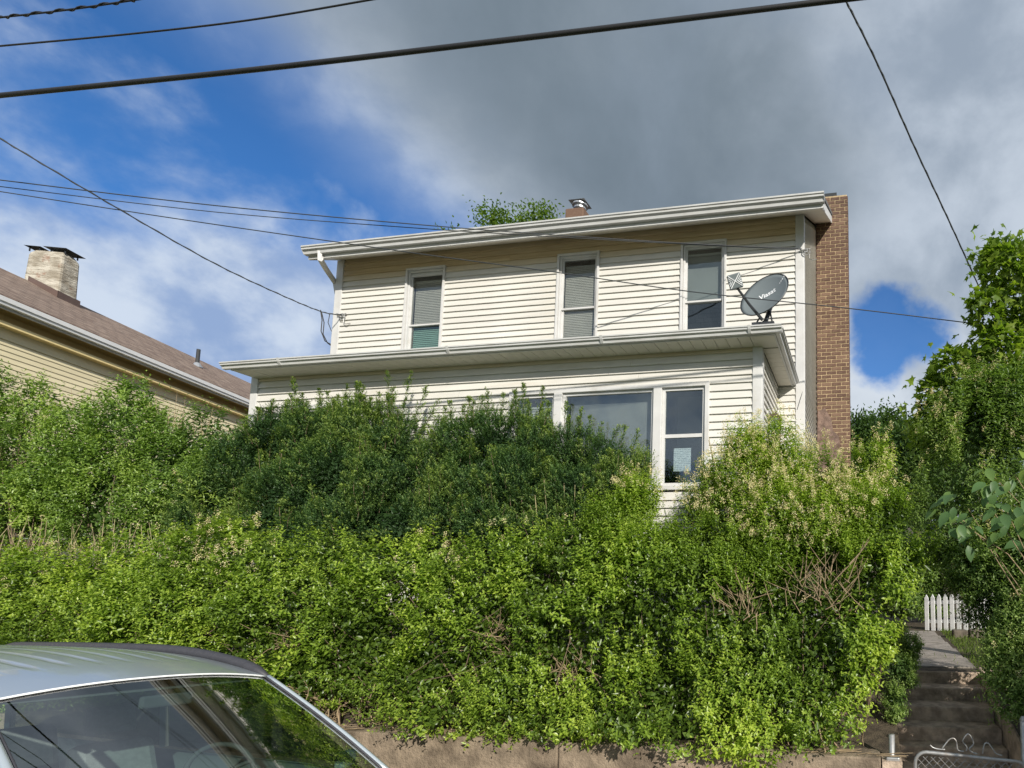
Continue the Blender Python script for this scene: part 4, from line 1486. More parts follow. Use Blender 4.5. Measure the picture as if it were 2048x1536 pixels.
def shrub(name, label, cat, blobs, n_sh, rng, base_z=None, leafmat='privet', ll=0.045, lw=0.021, slen=(0.10, 0.26), nn=5, fill=2.0, zones=(), tint=(0.42, 0.18), nst=60, up=0.7, patch_seed=5,
          bloom_frac=0.0, bloom_sel=None, stem_mat='bark', front=0.75, group=None, inset=0.92, lump=0.16, r_st=0.012):
    c, r = blobs_px(blobs) if not isinstance(blobs, tuple) else blobs
    bx, by = c[:, 0].mean(), c[:, 1].mean()
    bz = base_z if base_z is not None else yard_h(bx, by)
    root = empty(name, (bx, by, bz), label, cat, group)
    p, nr = surface(c, r, n_sh, rng, front=front, seed=patch_seed, inset=inset, lump=lump)
    k = avoid(p, zones)
    p, nr = p[k], nr[k]
    N = len(p)
    d = unit(nr * 0.8 + UP * up + rng.normal(size=(N, 3)) * 0.4)
    ln = rng.uniform(slen[0], slen[1], N)
    t0 = tint[0] + tint[1] * wobble(p, 4, patch_seed + 9) + 0.18 * (0.65 * wobble(p, 11, patch_seed + 50) + 0.5 * wobble(p, 24, patch_seed + 51)) + rng.normal(size=N) * 0.09
    L = Leaves()
    szp = np.clip(1 + 0.32 * wobble(p, 3.1, patch_seed + 21), 0.6, 1.5)
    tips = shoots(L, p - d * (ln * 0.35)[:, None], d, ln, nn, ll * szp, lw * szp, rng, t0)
    filler(L, c, r, int(n_sh * fill), rng, ll * 1.15, lw * 1.2, tint[0] - 0.4, 0.45, 0.88)  # inner leaves tinted darker, interior shade put into the colour
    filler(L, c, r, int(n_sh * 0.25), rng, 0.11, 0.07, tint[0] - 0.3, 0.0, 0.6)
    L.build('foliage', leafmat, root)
    if nst:
        i = rng.choice(len(c), nst)
        j = rng.choice(N, nst)
        ends = c[i] * 0.35 + p[j] * 0.65
        ends[:, 0] = np.minimum(ends[:, 0], c[:, 0].max() - 0.25)
        starts = np.stack([ends[:, 0] * 0.7 + c[i][:, 0] * 0.3 + rng.normal(size=nst) * 0.08, np.full(nst, by) + rng.normal(size=nst) * 0.12, np.full(nst, bz - 0.03)], 1)
        stems('stems', stem_mat, root, starts, ends, r_st, rng)
    if bloom_frac > 0:
        sel = rng.random(N) < bloom_frac
        if bloom_sel is not None:
            sel &= bloom_sel(tips)
        if sel.any():
            blossoms(root, tips[sel], rng)
    return root, p, tips


def dead_twigs(root, x, y, Y, n, rad, rng, up=0.6, matn='twig'):
    o_ = at(x, y + rad * 0.5, Y)
    s = Y / FPX
    mb = MB()
    for _ in range(n):
        d = unit((rng.normal(size=3) * np.array([0.75, 0.45, 0.5]) + np.array([0, -0.3, up * 1.3]))[None])[0]
        L_ = rad * s * rng.uniform(0.5, 1.25)
        st_ = o_ + rng.normal(size=3) * rad * s * np.array([0.5, 0.2, 0.35])
        e = st_ + d * L_
        mid = (st_ + e) / 2 + rng.normal(size=3) * 0.015
        mb.tube([st_, mid, e], [0.0045, 0.0035, 0.0018], 4, False)
        if rng.random() < 0.5:
            e2 = mid + unit((d + rng.normal(size=3) * 0.6)[None])[0] * L_ * 0.4
            mb.tube([mid, e2], [0.003, 0.0015], 4, False)
    o = mb.build('dead_twigs', matn, root)
    o['kind'] = 'stuff'
    return o


rA = np.random.default_rng(11)
# --- front hedge
bl = []
tops = np.array([(-300, 1140), (0, 1122), (150, 1118), (300, 1090), (430, 1062), (560, 1085), (700, 1092), (820, 1088), (960, 1078), (1100, 1066), (1250, 1080), (1450, 1120), (1700, 1150), (1800, 1165)])
for x in range(-260, 1745, 52):
    yt = np.interp(x, tops[:, 0], tops[:, 1])
    yb = np.interp(x, [0, 700, 1700], [1395, 1410, 1452])
    rows_ = 4
    for q in range(rows_):
        y = yt + 62 + (yb - yt - 95) * q / (rows_ - 1) + rA.uniform(-22, 22)
        rr = rA.uniform(52, 80)
        Y = 5.10 + 0.10 * (q == 0) - 0.14 * (q == rows_ - 1) + rA.uniform(-0.08, 0.10)
        xx = x + rA.uniform(-20, 20)
        if (q == rows_ - 1 and xx > 1640) or (q == rows_ - 2 and xx > 1690):
            continue
        bl.append((xx, y, rr * 1.05, rr, Y, 0.34))
bl += [(1765, 1170, 55, 55, 5.2, 0.35), (1815, 1135, 40, 28, 5.25, 0.25), (1730, 1260, 52, 60, 5.15, 0.30), (1700, 1350, 48, 55, 5.1, 0.28), (1735, 1335, 26, 40, 5.12, 0.22), (1680, 1425, 42, 36, 4.98, 0.2)]
bl = [q for q in bl if not (q[0] > 1700 and q[1] > 1290 and q[4] < 5.09)]
bl += [(1370, 1462, 55, 36, 4.58, 0.24), (1520, 1485, 26, 40, 4.64, 0.12), (860, 1432, 75, 30, 4.58, 0.24), (1100, 1446, 70, 30, 4.66, 0.16), (1250, 1450, 70, 34, 4.58, 0.26), (1640, 1468, 60, 30, 4.66, 0.15), (1440, 1470, 60, 30, 4.66, 0.16), (1000, 1440, 60, 28, 4.66, 0.16)]
zones = [(at(1640, 1150, 4.85), 0.27), (at(580, 1262, 4.85), 0.20), (at(1000, 1245, 4.85), 0.20), (at(1130, 1330, 4.8), 0.16), (at(1480, 1180, 4.8), 0.15), (at(880, 1320, 4.8), 0.17), (at(1330, 1300, 4.8), 0.15), (at(740, 1340, 4.8), 0.18),
         (at(1690, 1210, 4.8), 0.14), (at(620, 1390, 4.8), 0.16), (at(1230, 1230, 4.8), 0.13)]
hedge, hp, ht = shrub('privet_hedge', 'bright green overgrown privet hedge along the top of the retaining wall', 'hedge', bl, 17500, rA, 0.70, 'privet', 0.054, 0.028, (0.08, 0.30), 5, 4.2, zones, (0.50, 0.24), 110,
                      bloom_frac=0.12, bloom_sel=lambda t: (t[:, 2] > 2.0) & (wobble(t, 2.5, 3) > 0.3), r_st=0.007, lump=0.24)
dead_twigs(hedge, 1645, 1150, 5.0, 55, 80, rA, 0.9)
dead_twigs(hedge, 580, 1265, 5.0, 60, 60, rA, 0.3)
dead_twigs(hedge, 1000, 1250, 5.0, 45, 60, rA, 0.5)
dead_twigs(hedge, 1135, 1330, 4.95, 40, 50, rA, 0.6)
dead_twigs(hedge, 1480, 1190, 4.95, 35, 55, rA, 0.8)
dead_twigs(hedge, 650, 1400, 4.9, 40, 70, rA, 0.5)
# dense bloom heads left of centre
cb = np.array([at(430 + rA.normal() * 55, 1100 + rA.normal() * 32, 4.80) for _ in range(46)])
blossoms(hedge, cb, rA, 0.06, 26)
# litter and thin stems along the wall top
st_, en_ = [], []
for _ in range(150):
    x = rA.uniform(-8.5, 0.1)
    st_.append(np.array([x, rA.uniform(4.8, 5.1), 0.72]))
    en_.append(np.array([x + rA.normal() * 0.2, rA.uniform(4.66, 5.0), rA.uniform(0.78, 1.25)]))
stems('lower_stems', 'twig', hedge, st_, en_, 0.007, rA, 0.2)
mb = MB()
for _ in range(110):
    x = rA.uniform(-6.0, 0.3)
    a = rA.normal() * 0.5
    l_ = rA.uniform(0.08, 0.3)
    y_ = rA.uniform(4.72, 4.86)
    mb.tube([(x, y_, 0.758), (x + l_ * math.cos(a), y_ + l_ * 0.2 * math.sin(a), 0.765 + rA.uniform(0, 0.02))], 0.003, 4, False)
o = mb.build('fallen_twigs', 'twig', hedge)
o['kind'] = 'stuff'

# --- tall privet on the left, behind the hedge
rB = np.random.default_rng(12)
bl = []
tops = np.array([(-300, 760), (-60, 790), (0, 810), (60, 850), (120, 845), (240, 800), (300, 820), (380, 850), (450, 850), (500, 890)])
for x in range(-280, 510, 58):
    yt = np.interp(x, tops[:, 0], tops[:, 1])
    yb = 1075 if x < 320 else 1000
    for q in range(4):
        rr = rB.uniform(58, 84)
        bl.append((x + rB.uniform(-20, 20), yt + 62 + (yb - yt - 80) * q / 3 + rB.uniform(-20, 20), rr, rr, 6.0 + rB.uniform(-0.08, 0.12), 0.33))
bl += [(0, 785, 32, 50, 5.9, 0.2), (82, 815, 34, 56, 5.95, 0.2), (285, 800, 26, 38, 5.95, 0.18)]
priv, pp, pt = shrub('privet_shrub', 'tall dark green privet thicket in front of the cream house', 'shrub', bl, 10500, rB, None, 'privet_deep', 0.062, 0.026, (0.12, 0.36), 5, 2.2, (), (0.46, 0.2), 90, bloom_frac=0.004, r_st=0.011)
st_, en_ = [], []
for _ in range(75):
    x = rB.uniform(-20, 420)
    y0 = rB.uniform(1120, 1160)
    a = at(x, y0 + 40, 5.62)
    st_.append(np.array([a[0], 5.62, 1.0]))
    en_.append(at(x + rB.normal() * 12, rB.uniform(1030, 1090), 5.6))
stems('bare_stems', 'cane', priv, st_, en_, 0.006, rB, 0.06)
mb = MB()
for _ in range(26):
    x = rB.uniform(20, 420)
    y0 = np.interp(x, tops[:, 0], tops[:, 1]) + 20
    a, c_ = at(x, y0, 5.9), at(x + rB.normal() * 10, y0 - rB.uniform(30, 80), 5.9)
    mb.tube([a, c_], [0.004, 0.0015], 4, False)
o = mb.build('bare_shoots', 'twig', priv)
o['kind'] = 'stuff'


# --- yews
def yew(name, label, blobs, leaders, n_sh, rng, seed):
    c, r = blobs_px(blobs)
    root = empty(name, (c[:, 0].mean(), c[:, 1].mean(), yard_h(0, c[:, 1].mean())), label, 'shrub', 'yews against the porch')
    p, nr = surface(c, r, n_sh, rng, seed=seed, lump=0.25, relief=0.06)
    N = len(p)
    d = unit(nr * 0.6 + UP * 0.95 + rng.normal(size=(N, 3)) * 0.35)
    ln = rng.uniform(0.08, 0.23, N)
    L = Leaves()
    t0 = 0.35 + 0.22 * wobble(p, 4.5, seed + 2) + rng.normal(size=N) * 0.12

    def needles(org, d, ln, t0, nn):
        M_ = len(org)
        u = unit(np.cross(d, unit(rng.normal(size=(M_, 3)))))
        w = np.cross(d, u)
        for k in range(nn):
            t = (k + 0.5) / nn
            an = rng.uniform(0, 6.28, M_)
            rad = np.cos(an)[:, None] * u + np.sin(an)[:, None] * w
            a = unit(d * 0.75 + rad)
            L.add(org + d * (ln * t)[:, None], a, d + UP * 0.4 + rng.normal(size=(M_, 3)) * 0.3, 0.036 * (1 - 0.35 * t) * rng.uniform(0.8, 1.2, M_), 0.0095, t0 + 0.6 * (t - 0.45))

    needles(p - d * (ln * 0.3)[:, None], d, ln, t0, 17)
    filler(L, c, r, int(n_sh * 5.0), rng, 0.05, 0.014, 0.16, 0.5, 0.92)  # darker inner needles, shade of the voids put into the tint
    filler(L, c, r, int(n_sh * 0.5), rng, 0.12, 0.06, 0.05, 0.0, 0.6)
    mbt = MB()
    lds = [(at(x, y0, Y), at(x + lean, y1, Y)) for (x, y0, y1, Y, lean) in leaders]
    sel = rng.choice(N, 190)
    lds += [(p[i] - UP * 0.08, p[i] + nr[i] * 0.06 + UP * rng.uniform(0.05, 0.13) * (2.2 if nr[i][2] > 0.45 else 1.0) + rng.normal(size=3) * 0.03) for i in sel if nr[i][1] < 0.4 or nr[i][2] > 0.3]
    for a, e in lds:
        mbt.tube([a, (a + e) / 2 + rng.normal(size=3) * 0.01, e], [0.004, 0.003, 0.0015], 4, False)
        H_ = np.linalg.norm(e - a)
        ax = (e - a) / H_
        nsd = max(6, int(H_ / 0.016))
        ts = rng.uniform(0.0, 0.96, nsd)
        org = a + np.outer(ts, e - a)
        dd = unit(ax * 1.0 + unit(rng.normal(size=(nsd, 3))) * 0.55)
        env = np.sin(np.clip(ts * 1.0 + 0.12, 0, 1) * math.pi) ** 0.7
        needles(org, dd, 0.04 + 0.09 * env * rng.uniform(0.6, 1.2, nsd), np.full(nsd, 0.55) + 0.2 * ts, 14)
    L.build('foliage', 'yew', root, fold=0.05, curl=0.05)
    mbt_o = mbt.build('leaders', 'bark', root)
    mbt_o['kind'] = 'stuff'
    i = rng.choice(len(c), 36)
    ends = c[i]
    starts = np.stack([c[:, 0].mean() + rng.normal(size=36) * 0.25, np.full(36, c[:, 1].mean() + 0.1), np.full(36, 1.0)], 1)
    stems('trunks', 'bark', root, starts, ends, 0.022, rng)
    return root


rC = np.random.default_rng(13)
bl = [(560, 890, 60, 55, 6.15), (500, 950, 70, 60, 6.0), (640, 884, 72, 62, 6.15), (720, 876, 64, 60, 6.15), (788, 888, 54, 54, 6.15), (690, 836, 22, 30, 6.22, 0.14), (755, 836, 22, 30, 6.22, 0.14), (605, 836, 20, 30, 6.22, 0.14), (690, 950, 85, 75, 5.95), (600, 1000, 85, 70, 5.85), (790, 970, 75, 70, 6.0), (720, 1050, 90, 70, 5.8),
      (440, 990, 60, 55, 5.9), (540, 1060, 80, 60, 5.75), (820, 1050, 70, 60, 5.85), (640, 1090, 85, 55, 5.7), (410, 1050, 60, 50, 5.75), (800, 866, 32, 30, 6.2), (630, 850, 40, 30, 6.2), (860, 950, 40, 50, 6.05), (550, 850, 30, 30, 6.2)]
ld = [(595, 880, 752, 6.2, -8), (690, 850, 770, 6.2, 4), (728, 840, 768, 6.2, -4), (775, 840, 738, 6.2, 2), (640, 850, 775, 6.2, -3), (800, 850, 742, 6.2, 22), (820, 860, 770, 6.2, 35), (840, 870, 795, 6.2, 40), (755, 850, 780, 6.2, 5),
      (670, 850, 790, 6.2, 6), (545, 870, 815, 6.2, -10), (520, 880, 812, 6.2, -4), (610, 860, 800, 6.2, 3), (660, 840, 780, 6.2, -6), (712, 830, 765, 6.2, 1), (765, 850, 800, 6.2, -8), (735, 850, 795, 6.2, 6), (580, 870, 830, 6.2, -6), (525, 900, 840, 6.15, 5), (780, 850, 770, 6.2, 8)]
yew('yew_shrub', 'large dark yew with tall leader shoots under the left porch gutter', bl, ld, 9500, rC, 31)
rD = np.random.default_rng(14)
bl = [(930, 902, 54, 54, 6.15), (1000, 896, 58, 54, 6.15), (1075, 902, 58, 54, 6.12), (915, 858, 20, 28, 6.2, 0.14), (985, 856, 20, 28, 6.2, 0.14), (1045, 858, 20, 28, 6.2, 0.14), (1100, 872, 20, 28, 6.2, 0.14), (1215, 905, 20, 28, 6.2, 0.14), (1150, 925, 58, 54, 6.1), (1225, 930, 55, 55, 6.1), (960, 980, 80, 70, 5.95), (1060, 985, 85, 70, 5.9), (1160, 990, 80, 65, 5.9), (1240, 1000, 55, 60, 5.95),
      (900, 1040, 65, 55, 5.8), (1010, 1055, 85, 55, 5.75), (1130, 1060, 80, 50, 5.75), (880, 940, 36, 52, 6.05), (1275, 945, 28, 45, 6.15)]
ld = [(905, 860, 800, 6.2, -6), (930, 860, 790, 6.2, 10), (965, 850, 792, 6.2, -2), (1000, 850, 785, 6.2, 8), (1035, 850, 778, 6.2, -6), (1075, 860, 770, 6.2, 12), (1100, 860, 800, 6.2, -4), (1130, 870, 805, 6.2, 4), (1160, 880, 815, 6.2, 2),
      (1190, 890, 845, 6.2, 14), (1215, 890, 850, 6.2, 25), (1240, 900, 850, 6.2, 10), (1262, 905, 860, 6.2, 14), (890, 870, 815, 6.2, 2), (950, 860, 815, 6.2, -8), (1020, 860, 800, 6.2, 5), (1055, 860, 800, 6.2, 0), (1180, 890, 832, 6.2, 0), (1045, 860, 765, 6.2, 2)]
yew('yew_shrub', 'second yew partly covering the wide porch window', bl, ld, 7500, rD, 41)

# --- flowering privet on the right of the porch window
rE = np.random.default_rng(15)
bl = [(1282, 1010, 30, 46, 5.6, 0.2), (1235, 1062, 52, 46, 5.45, 0.3), (1300, 1108, 56, 48, 5.35, 0.3), (1412, 1015, 26, 36, 5.6, 0.16), (1395, 1088, 48, 48, 5.45, 0.28), (1455, 985, 45, 52, 5.6, 0.25), (1500, 930, 40, 58, 5.65, 0.22), (1545, 910, 40, 52, 5.7, 0.22),
      (1480, 1060, 66, 66, 5.45, 0.32), (1580, 965, 55, 60, 5.6, 0.28), (1570, 1050, 66, 66, 5.45, 0.32), (1650, 970, 50, 52, 5.6, 0.26), (1640, 1060, 62, 66, 5.45, 0.32), (1715, 965, 42, 50, 5.6, 0.22), (1745, 935, 26, 38, 5.6, 0.15),
      (1725, 1050, 60, 70, 5.45, 0.3), (1775, 1040, 46, 50, 5.45, 0.26), (1785, 1110, 52, 42, 5.35, 0.26), (1835, 1105, 34, 26, 5.35, 0.18), (1420, 1130, 70, 55, 5.3, 0.3), (1540, 1130, 60, 50, 5.35, 0.3), (1700, 1130, 66, 55, 5.3, 0.3)]
flow, fp_, ft_ = shrub('flowering_privet', 'tall flowering privet with cream blossoms in front of the porch corner', 'shrub', bl, 9500, rE, None, 'privet', 0.042, 0.018, (0.10, 0.34), 6, 1.5, [(at(1640, 1150, 5.0), 0.25)], (0.42, 0.2), 120,
                       bloom_frac=0.20, bloom_sel=lambda t: (t[:, 2] > 2.5) & (0.6 * wobble(t, 3.2, 8) + (t[:, 2] - 2.9) * 0.9 > -0.15), up=1.0, r_st=0.006, lump=0.18)
mb = MB()
for (x0_, y0_, x1_, y1_) in ((1493, 905, 1489, 835), (1475, 900, 1460, 860), (1440, 1000, 1417, 880), (1455, 960, 1446, 880), (1425, 960, 1418, 874), (1075, 1110, 1070, 990), (1095, 1110, 1088, 960), (1118, 1100, 1110, 955), (1080, 1100, 1060, 1010), (1140, 1110, 1150, 970), (1125, 1110, 1128, 965)):
    mb.tube([at(x0_, y0_, 5.5), at((x0_ + x1_) / 2 + 3, (y0_ + y1_) / 2, 5.5), at(x1_, y1_, 5.5)], [0.006, 0.005, 0.003], 5, False)
o = mb.build('dry_canes', 'cane', flow)
o['kind'] = 'stuff'

# --- tall dull privet at the right edge
rF = np.random.default_rng(16)
bl = [(1925, 830, 50, 50, 6.2), (1990, 820, 60, 60, 6.3), (1895, 890, 48, 50, 6.1), (1960, 880, 80, 80, 6.1), (2050, 850, 80, 90, 6.2), (1872, 965, 40, 50, 6.1), (1930, 980, 80, 80, 6.0), (2030, 980, 90, 90, 6.0), (2120, 920, 90, 110, 6.2), (1870, 1060, 50, 60, 6.1), (1940, 1080, 70, 60, 6.0), (2110, 1050, 90, 90, 6.0),
      (1845, 1010, 26, 40, 6.25)]
shrub('privet_shrub', 'tall dull green privet with faded blossoms below the maple', 'shrub', bl, 5600, rF, None, 'privet_dusk', 0.054, 0.022, (0.12, 0.38), 5, 0.9, (), (0.46, 0.2), 0, bloom_frac=0.10, bloom_sel=lambda t: wobble(t, 2.5, 4) > 0.35, up=0.9, lump=0.28)
# --- dark shrub beside the steps
rG = np.random.default_rng(17)
bl = [(1985, 1150, 66, 55, 5.7), (2050, 1130, 70, 70, 5.6), (2000, 1235, 55, 55, 5.6), (2060, 1240, 70, 70, 5.5), (2020, 1310, 46, 50, 5.4), (2080, 1330, 60, 70, 5.3), (2040, 1385, 30, 36, 5.2), (2130, 1200, 90, 120, 5.5), (1935, 1130, 40, 36, 5.8), (2110, 1420, 50, 60, 5.1)]
shrub('privet_shrub', 'dark shaded privet leaning over the right side of the steps', 'shrub', bl, 6500, rG, None, 'privet_dusk', 0.050, 0.022, (0.10, 0.28), 5, 1.8, (), (0.40, 0.2), 0, bloom_frac=0.012, up=0.4, lump=0.28)
rK = np.random.default_rng(28)
bl = [(1830, 1150, 45, 40, 13.5), (1880, 1135, 45, 45, 13.6), (1935, 1130, 50, 50, 13.4), (1990, 1140, 60, 50, 13.2), (1800, 1190, 40, 40, 13.4), (1860, 1190, 40, 40, 13.6), (2050, 1150, 60, 60, 13)]
shrub('garden_shrub', 'dark garden shrub behind the picket fence', 'shrub', bl, 2600, rK, None, 'privet_dusk', 0.10, 0.045, (0.15, 0.5), 4, 2.0, (), (0.35, 0.2), 0)
# --- low weeds left of the path
rH = np.random.default_rng(18)
bl = [(1800, 1345, 24, 30, 5.9), (1815, 1310, 18, 30, 6.4), (1790, 1400, 18, 26, 5.5), (1795, 1290, 22, 30, 6.6)]
shrub('weed_clump', 'low leafy weeds between the hedge and the steps', 'plant', bl, 900, rH, 1.0, 'privet_dusk', 0.04, 0.018, (0.06, 0.16), 5, 1.2, (), (0.4, 0.15), 0)


# --- maple
def maple_leaf_mesh(s, seed):
    r = np.random.default_rng(seed)
    pts_ = [(0, 0), (0.16, 0.02), (0.42, -0.06), (0.34, 0.14), (0.60, 0.42), (0.30, 0.38), (0.22, 0.50), (0.12, 0.55), (0.0, 0.98), (-0.12, 0.55), (-0.22, 0.50), (-0.30, 0.38), (-0.60, 0.42), (-0.34, 0.14), (-0.42, -0.06), (-0.16, 0.02)]
    V = [(0, 0.28 * s, 0.0)] + [(x * s, y * s, (-0.30 * abs(x) - 0.22 * y * y + r.normal() * 0.05) * s) for x, y in pts_]
    n = len(pts_)
    F = [(0, 1 + i, 1 + (i + 1) % n) for i in range(n)]
    return np.array(V), np.array(F)


def rot_frame(a, n):
    a = unit(a[None])[0]
    n = n - a * (n @ a)
    n = unit(n[None])[0]
    x = np.cross(a, n)
    return Matrix(((x[0], a[0], n[0]), (x[1], a[1], n[1]), (x[2], a[2], n[2])))


rM = np.random.default_rng(19)
mbl = [(2010, 545, 40, 46, 6.3), (2035, 620, 66, 60, 6.4), (1975, 625, 30, 34, 6.2), (1990, 700, 58, 46, 6.3), (1905, 735, 36, 34, 6.3), (1930, 775, 52, 46, 6.4), (1870, 795, 30, 34, 6.4), (2060, 710, 66, 70, 6.6), (1905, 840, 56, 46, 6.5), (1850, 860, 22, 34, 6.5), (2100, 600, 76, 80, 6.6), (2120, 720, 80, 110, 6.8), (1992, 505, 14, 22, 6.3), (2045, 570, 50, 50, 6.7), (1965, 840, 50, 50, 6.4)]
c, r = blobs_px(mbl)
tx_, ty_ = 2.75, 6.7
map_root = empty('maple_tree', (tx_, ty_, yard_h(tx_, ty_)), 'bright green maple rising at the right edge', 'tree')
MB().tube([(tx_, ty_, 0.9), (tx_ - 0.05, ty_, 2.8), (tx_ - 0.15, ty_ - 0.1, 4.6), (tx_ - 0.2, ty_ - 0.2, 6.2)], [0.13, 0.11, 0.08, 0.03], 8).build('trunk', 'bark', map_root, smooth=True)
ends = c + rM.normal(size=c.shape) * 0.05
starts = np.stack([np.full(len(c), tx_ - 0.1), np.full(len(c), ty_ - 0.08), np.clip(c[:, 2] - 1.0, 2.6, 5.4)], 1)
br = stems('branches', 'bark', map_root, starts, ends, 0.02, rM)
p, nr = surface(c, r, 3800, rM, front=0.8, lump=0.15, seed=77, relief=0.05)
lm = []
for k in range(3):
    for q in range(3):
        V, F = maple_leaf_mesh(0.10 + 0.015 * k, k)
        lm.append(tri_mesh('leaf', V, F, 'maple', np.full(len(V), (0.35, 0.55, 0.85)[q])))
order = np.argsort((p[:, 1]))
big, other = order[:280], order[280:]
for i in big:
    o = bpy.data.objects.new('leaf', lm[rM.integers(0, 9)])
    a = unit((nr[i] * 0.7 + rM.normal(size=3) * 0.6 - UP * 0.35)[None])[0]
    n = unit((UP * 0.8 + nr[i] * 0.5 + rM.normal(size=3) * 0.4)[None])[0]
    o.matrix_basis = Matrix.Translation(Vector(p[i])) @ rot_frame(a, n).to_4x4()
    reg(o, br)
Vs, Fs, Ts = [], [], []
cnt = 0
extra = c[rM.choice(len(c), 1600)] + rM.normal(size=(1600, 3)) * r.mean() * 0.5
allp = np.concatenate([p[other], extra])
alln = np.concatenate([nr[other], unit(rM.normal(size=(1600, 3)))])
for pi, ni in zip(allp, alln):
    V, F = maple_leaf_mesh(rM.uniform(0.07, 0.125), 1)
    a = unit((ni * 0.7 + rM.normal(size=3) * 0.6 - UP * 0.35)[None])[0]
    n = unit((UP * 0.8 + ni * 0.5 + rM.normal(size=3) * 0.4)[None])[0]
    R = np.array(rot_frame(a, n))
    Vs.append(V @ R.T + pi)
    Fs.append(F + cnt)
    cnt += len(V)
    Ts.append(np.full(len(V), rM.uniform(0.2, 0.8)))
o = bpy.data.objects.new('crown', tri_mesh('crown', np.concatenate(Vs), np.concatenate(Fs), 'maple', np.concatenate(Ts)))
o['kind'] = 'stuff'
reg(o, map_root)


# --- broad-leaved sapling at the right edge
def broad_leaf(s, w, tint):
    prof = [(0, 0.0), (0.12, 0.5), (0.3, 0.95), (0.5, 1.0), (0.7, 0.78), (0.88, 0.35), (1.0, 0.0)]
    V, F = [], []
    for y, ww in prof:
        zc = -0.25 * s * y * y
        for sx in (-1, 0, 1):
            V.append((sx * ww * w * 0.5, y * s, zc + abs(sx) * ww * w * 0.12))
    for i in range(len(prof) - 1):
        for j in range(2):
            a = i * 3 + j
            F += [(a, a + 1, a + 4), (a, a + 4, a + 3)]
    return tri_mesh('leaf', np.array(V), np.array(F), 'sapling', np.full(len(V), tint))


rS = np.random.default_rng(20)
sap = empty('broadleaf_sapling', (2.3, 5.2, 0.75), 'sapling with large drooping oval leaves at the right edge', 'sapling')
bms = [broad_leaf(0.135, 0.075, t) for t in (0.25, 0.45, 0.6, 0.8)]
spots = []
for (x, y, n_, rad) in ((1985, 955, 7, 28), (2030, 960, 8, 32), (1900, 1030, 8, 26), (1935, 1030, 10, 30), (1975, 1020, 9, 30), (2015, 1040, 11, 34), (2045, 1070, 8, 34), (1920, 1060, 6, 26), (2060, 1000, 8, 36)):
    for _ in range(n_):
        spots.append(at(x + rS.normal() * rad * 0.6, y + rS.normal() * rad * 0.6, 4.85 + rS.uniform(-0.12, 0.25)))
spots = np.array(spots)
sap_b = stems('branches', 'twig', sap, [np.array([2.3, 5.25, 0.72])] * 9, [at(x, y, 4.95) for x, y in ((1985, 950), (2030, 950), (1900, 1015), (1935, 1015), (1975, 1005), (2015, 1025), (2045, 1055), (1920, 1045), (2060, 990))], 0.009, rS, 0.06)
for i, q in enumerate(spots):
    o = bpy.data.objects.new('leaf', bms[3 if q[2] > at(1985, 965, 4.85)[2] and rS.random() < 0.4 else rS.integers(0, 3)])
    a = unit((np.array([rS.normal() * 0.6 - 0.3, -0.55 + rS.normal() * 0.3, -0.55 + rS.normal() * 0.3]))[None])[0]
    n = unit((np.array([rS.normal() * 0.35, -0.5, 0.85]))[None])[0]
    o.matrix_basis = Matrix.Translation(Vector(q)) @ rot_frame(a, n).to_4x4() @ Matrix.Scale(rS.uniform(0.75, 1.25), 4)
    reg(o, sap_b)


# --- trees far behind and over the roof, and an added, unseen one to shade the steps
def cloud_tree(name, label, base, blobs, n, rng, leaf, matn, tint=0.45, trunk=0.2, group=None, cat='tree', nbr=14, fill=0.6):
    c = np.array([q[:3] for q in blobs], float)
    r = np.array([q[3:6] for q in blobs], float)
    root = empty(name, base, label, cat, group)
    p, nr = surface(c, r, n, rng, front=0.6, lump=0.22, seed=int(rng.integers(1, 99)))
    N = len(p)
    L = Leaves()
    t0 = tint + 0.22 * wobble(p, 1.5 / max(r.mean(), 0.3), 5)
    for _ in range(4):
        L.add(p + rng.normal(size=(N, 3)) * leaf * 1.4, unit(nr + rng.normal(size=(N, 3)) * 0.8), UP * 0.7 + nr * 0.5 + rng.normal(size=(N, 3)) * 0.5, leaf * rng.uniform(0.7, 1.3, N), leaf * 0.55, t0 + rng.normal(size=N) * 0.1)
    filler(L, c, r, int(n * fill), rng, leaf * 1.5, leaf * 0.9, tint - 0.2)
    L.build('crown', matn, root)
    top = c[:, 2].mean()
    b_ = np.array(base, float)
    MB().tube([b_, b_ + np.array([0.02, 0, (top - b_[2]) * 0.6]), np.array([c[:, 0].mean(), c[:, 1].mean(), top])], [trunk, trunk * 0.75, trunk * 0.4], 8).build('trunk', 'bark', root, smooth=True)
    i = rng.choice(len(c), nbr)
    stems('branches', 'bark', root, [np.array([c[:, 0].mean() * 0.6 + b_[0] * 0.4, b_[1], b_[2] + (top - b_[2]) * rng.uniform(0.4, 0.9)]) for _ in i], c[i], trunk * 0.3, rng)
    return root


def px_blobs(lst, depth=1.0):
    c, r = blobs_px(lst)
    return [tuple(ci) + (ri[0], ri[1] * depth, ri[2]) for ci, ri in zip(c, r)]


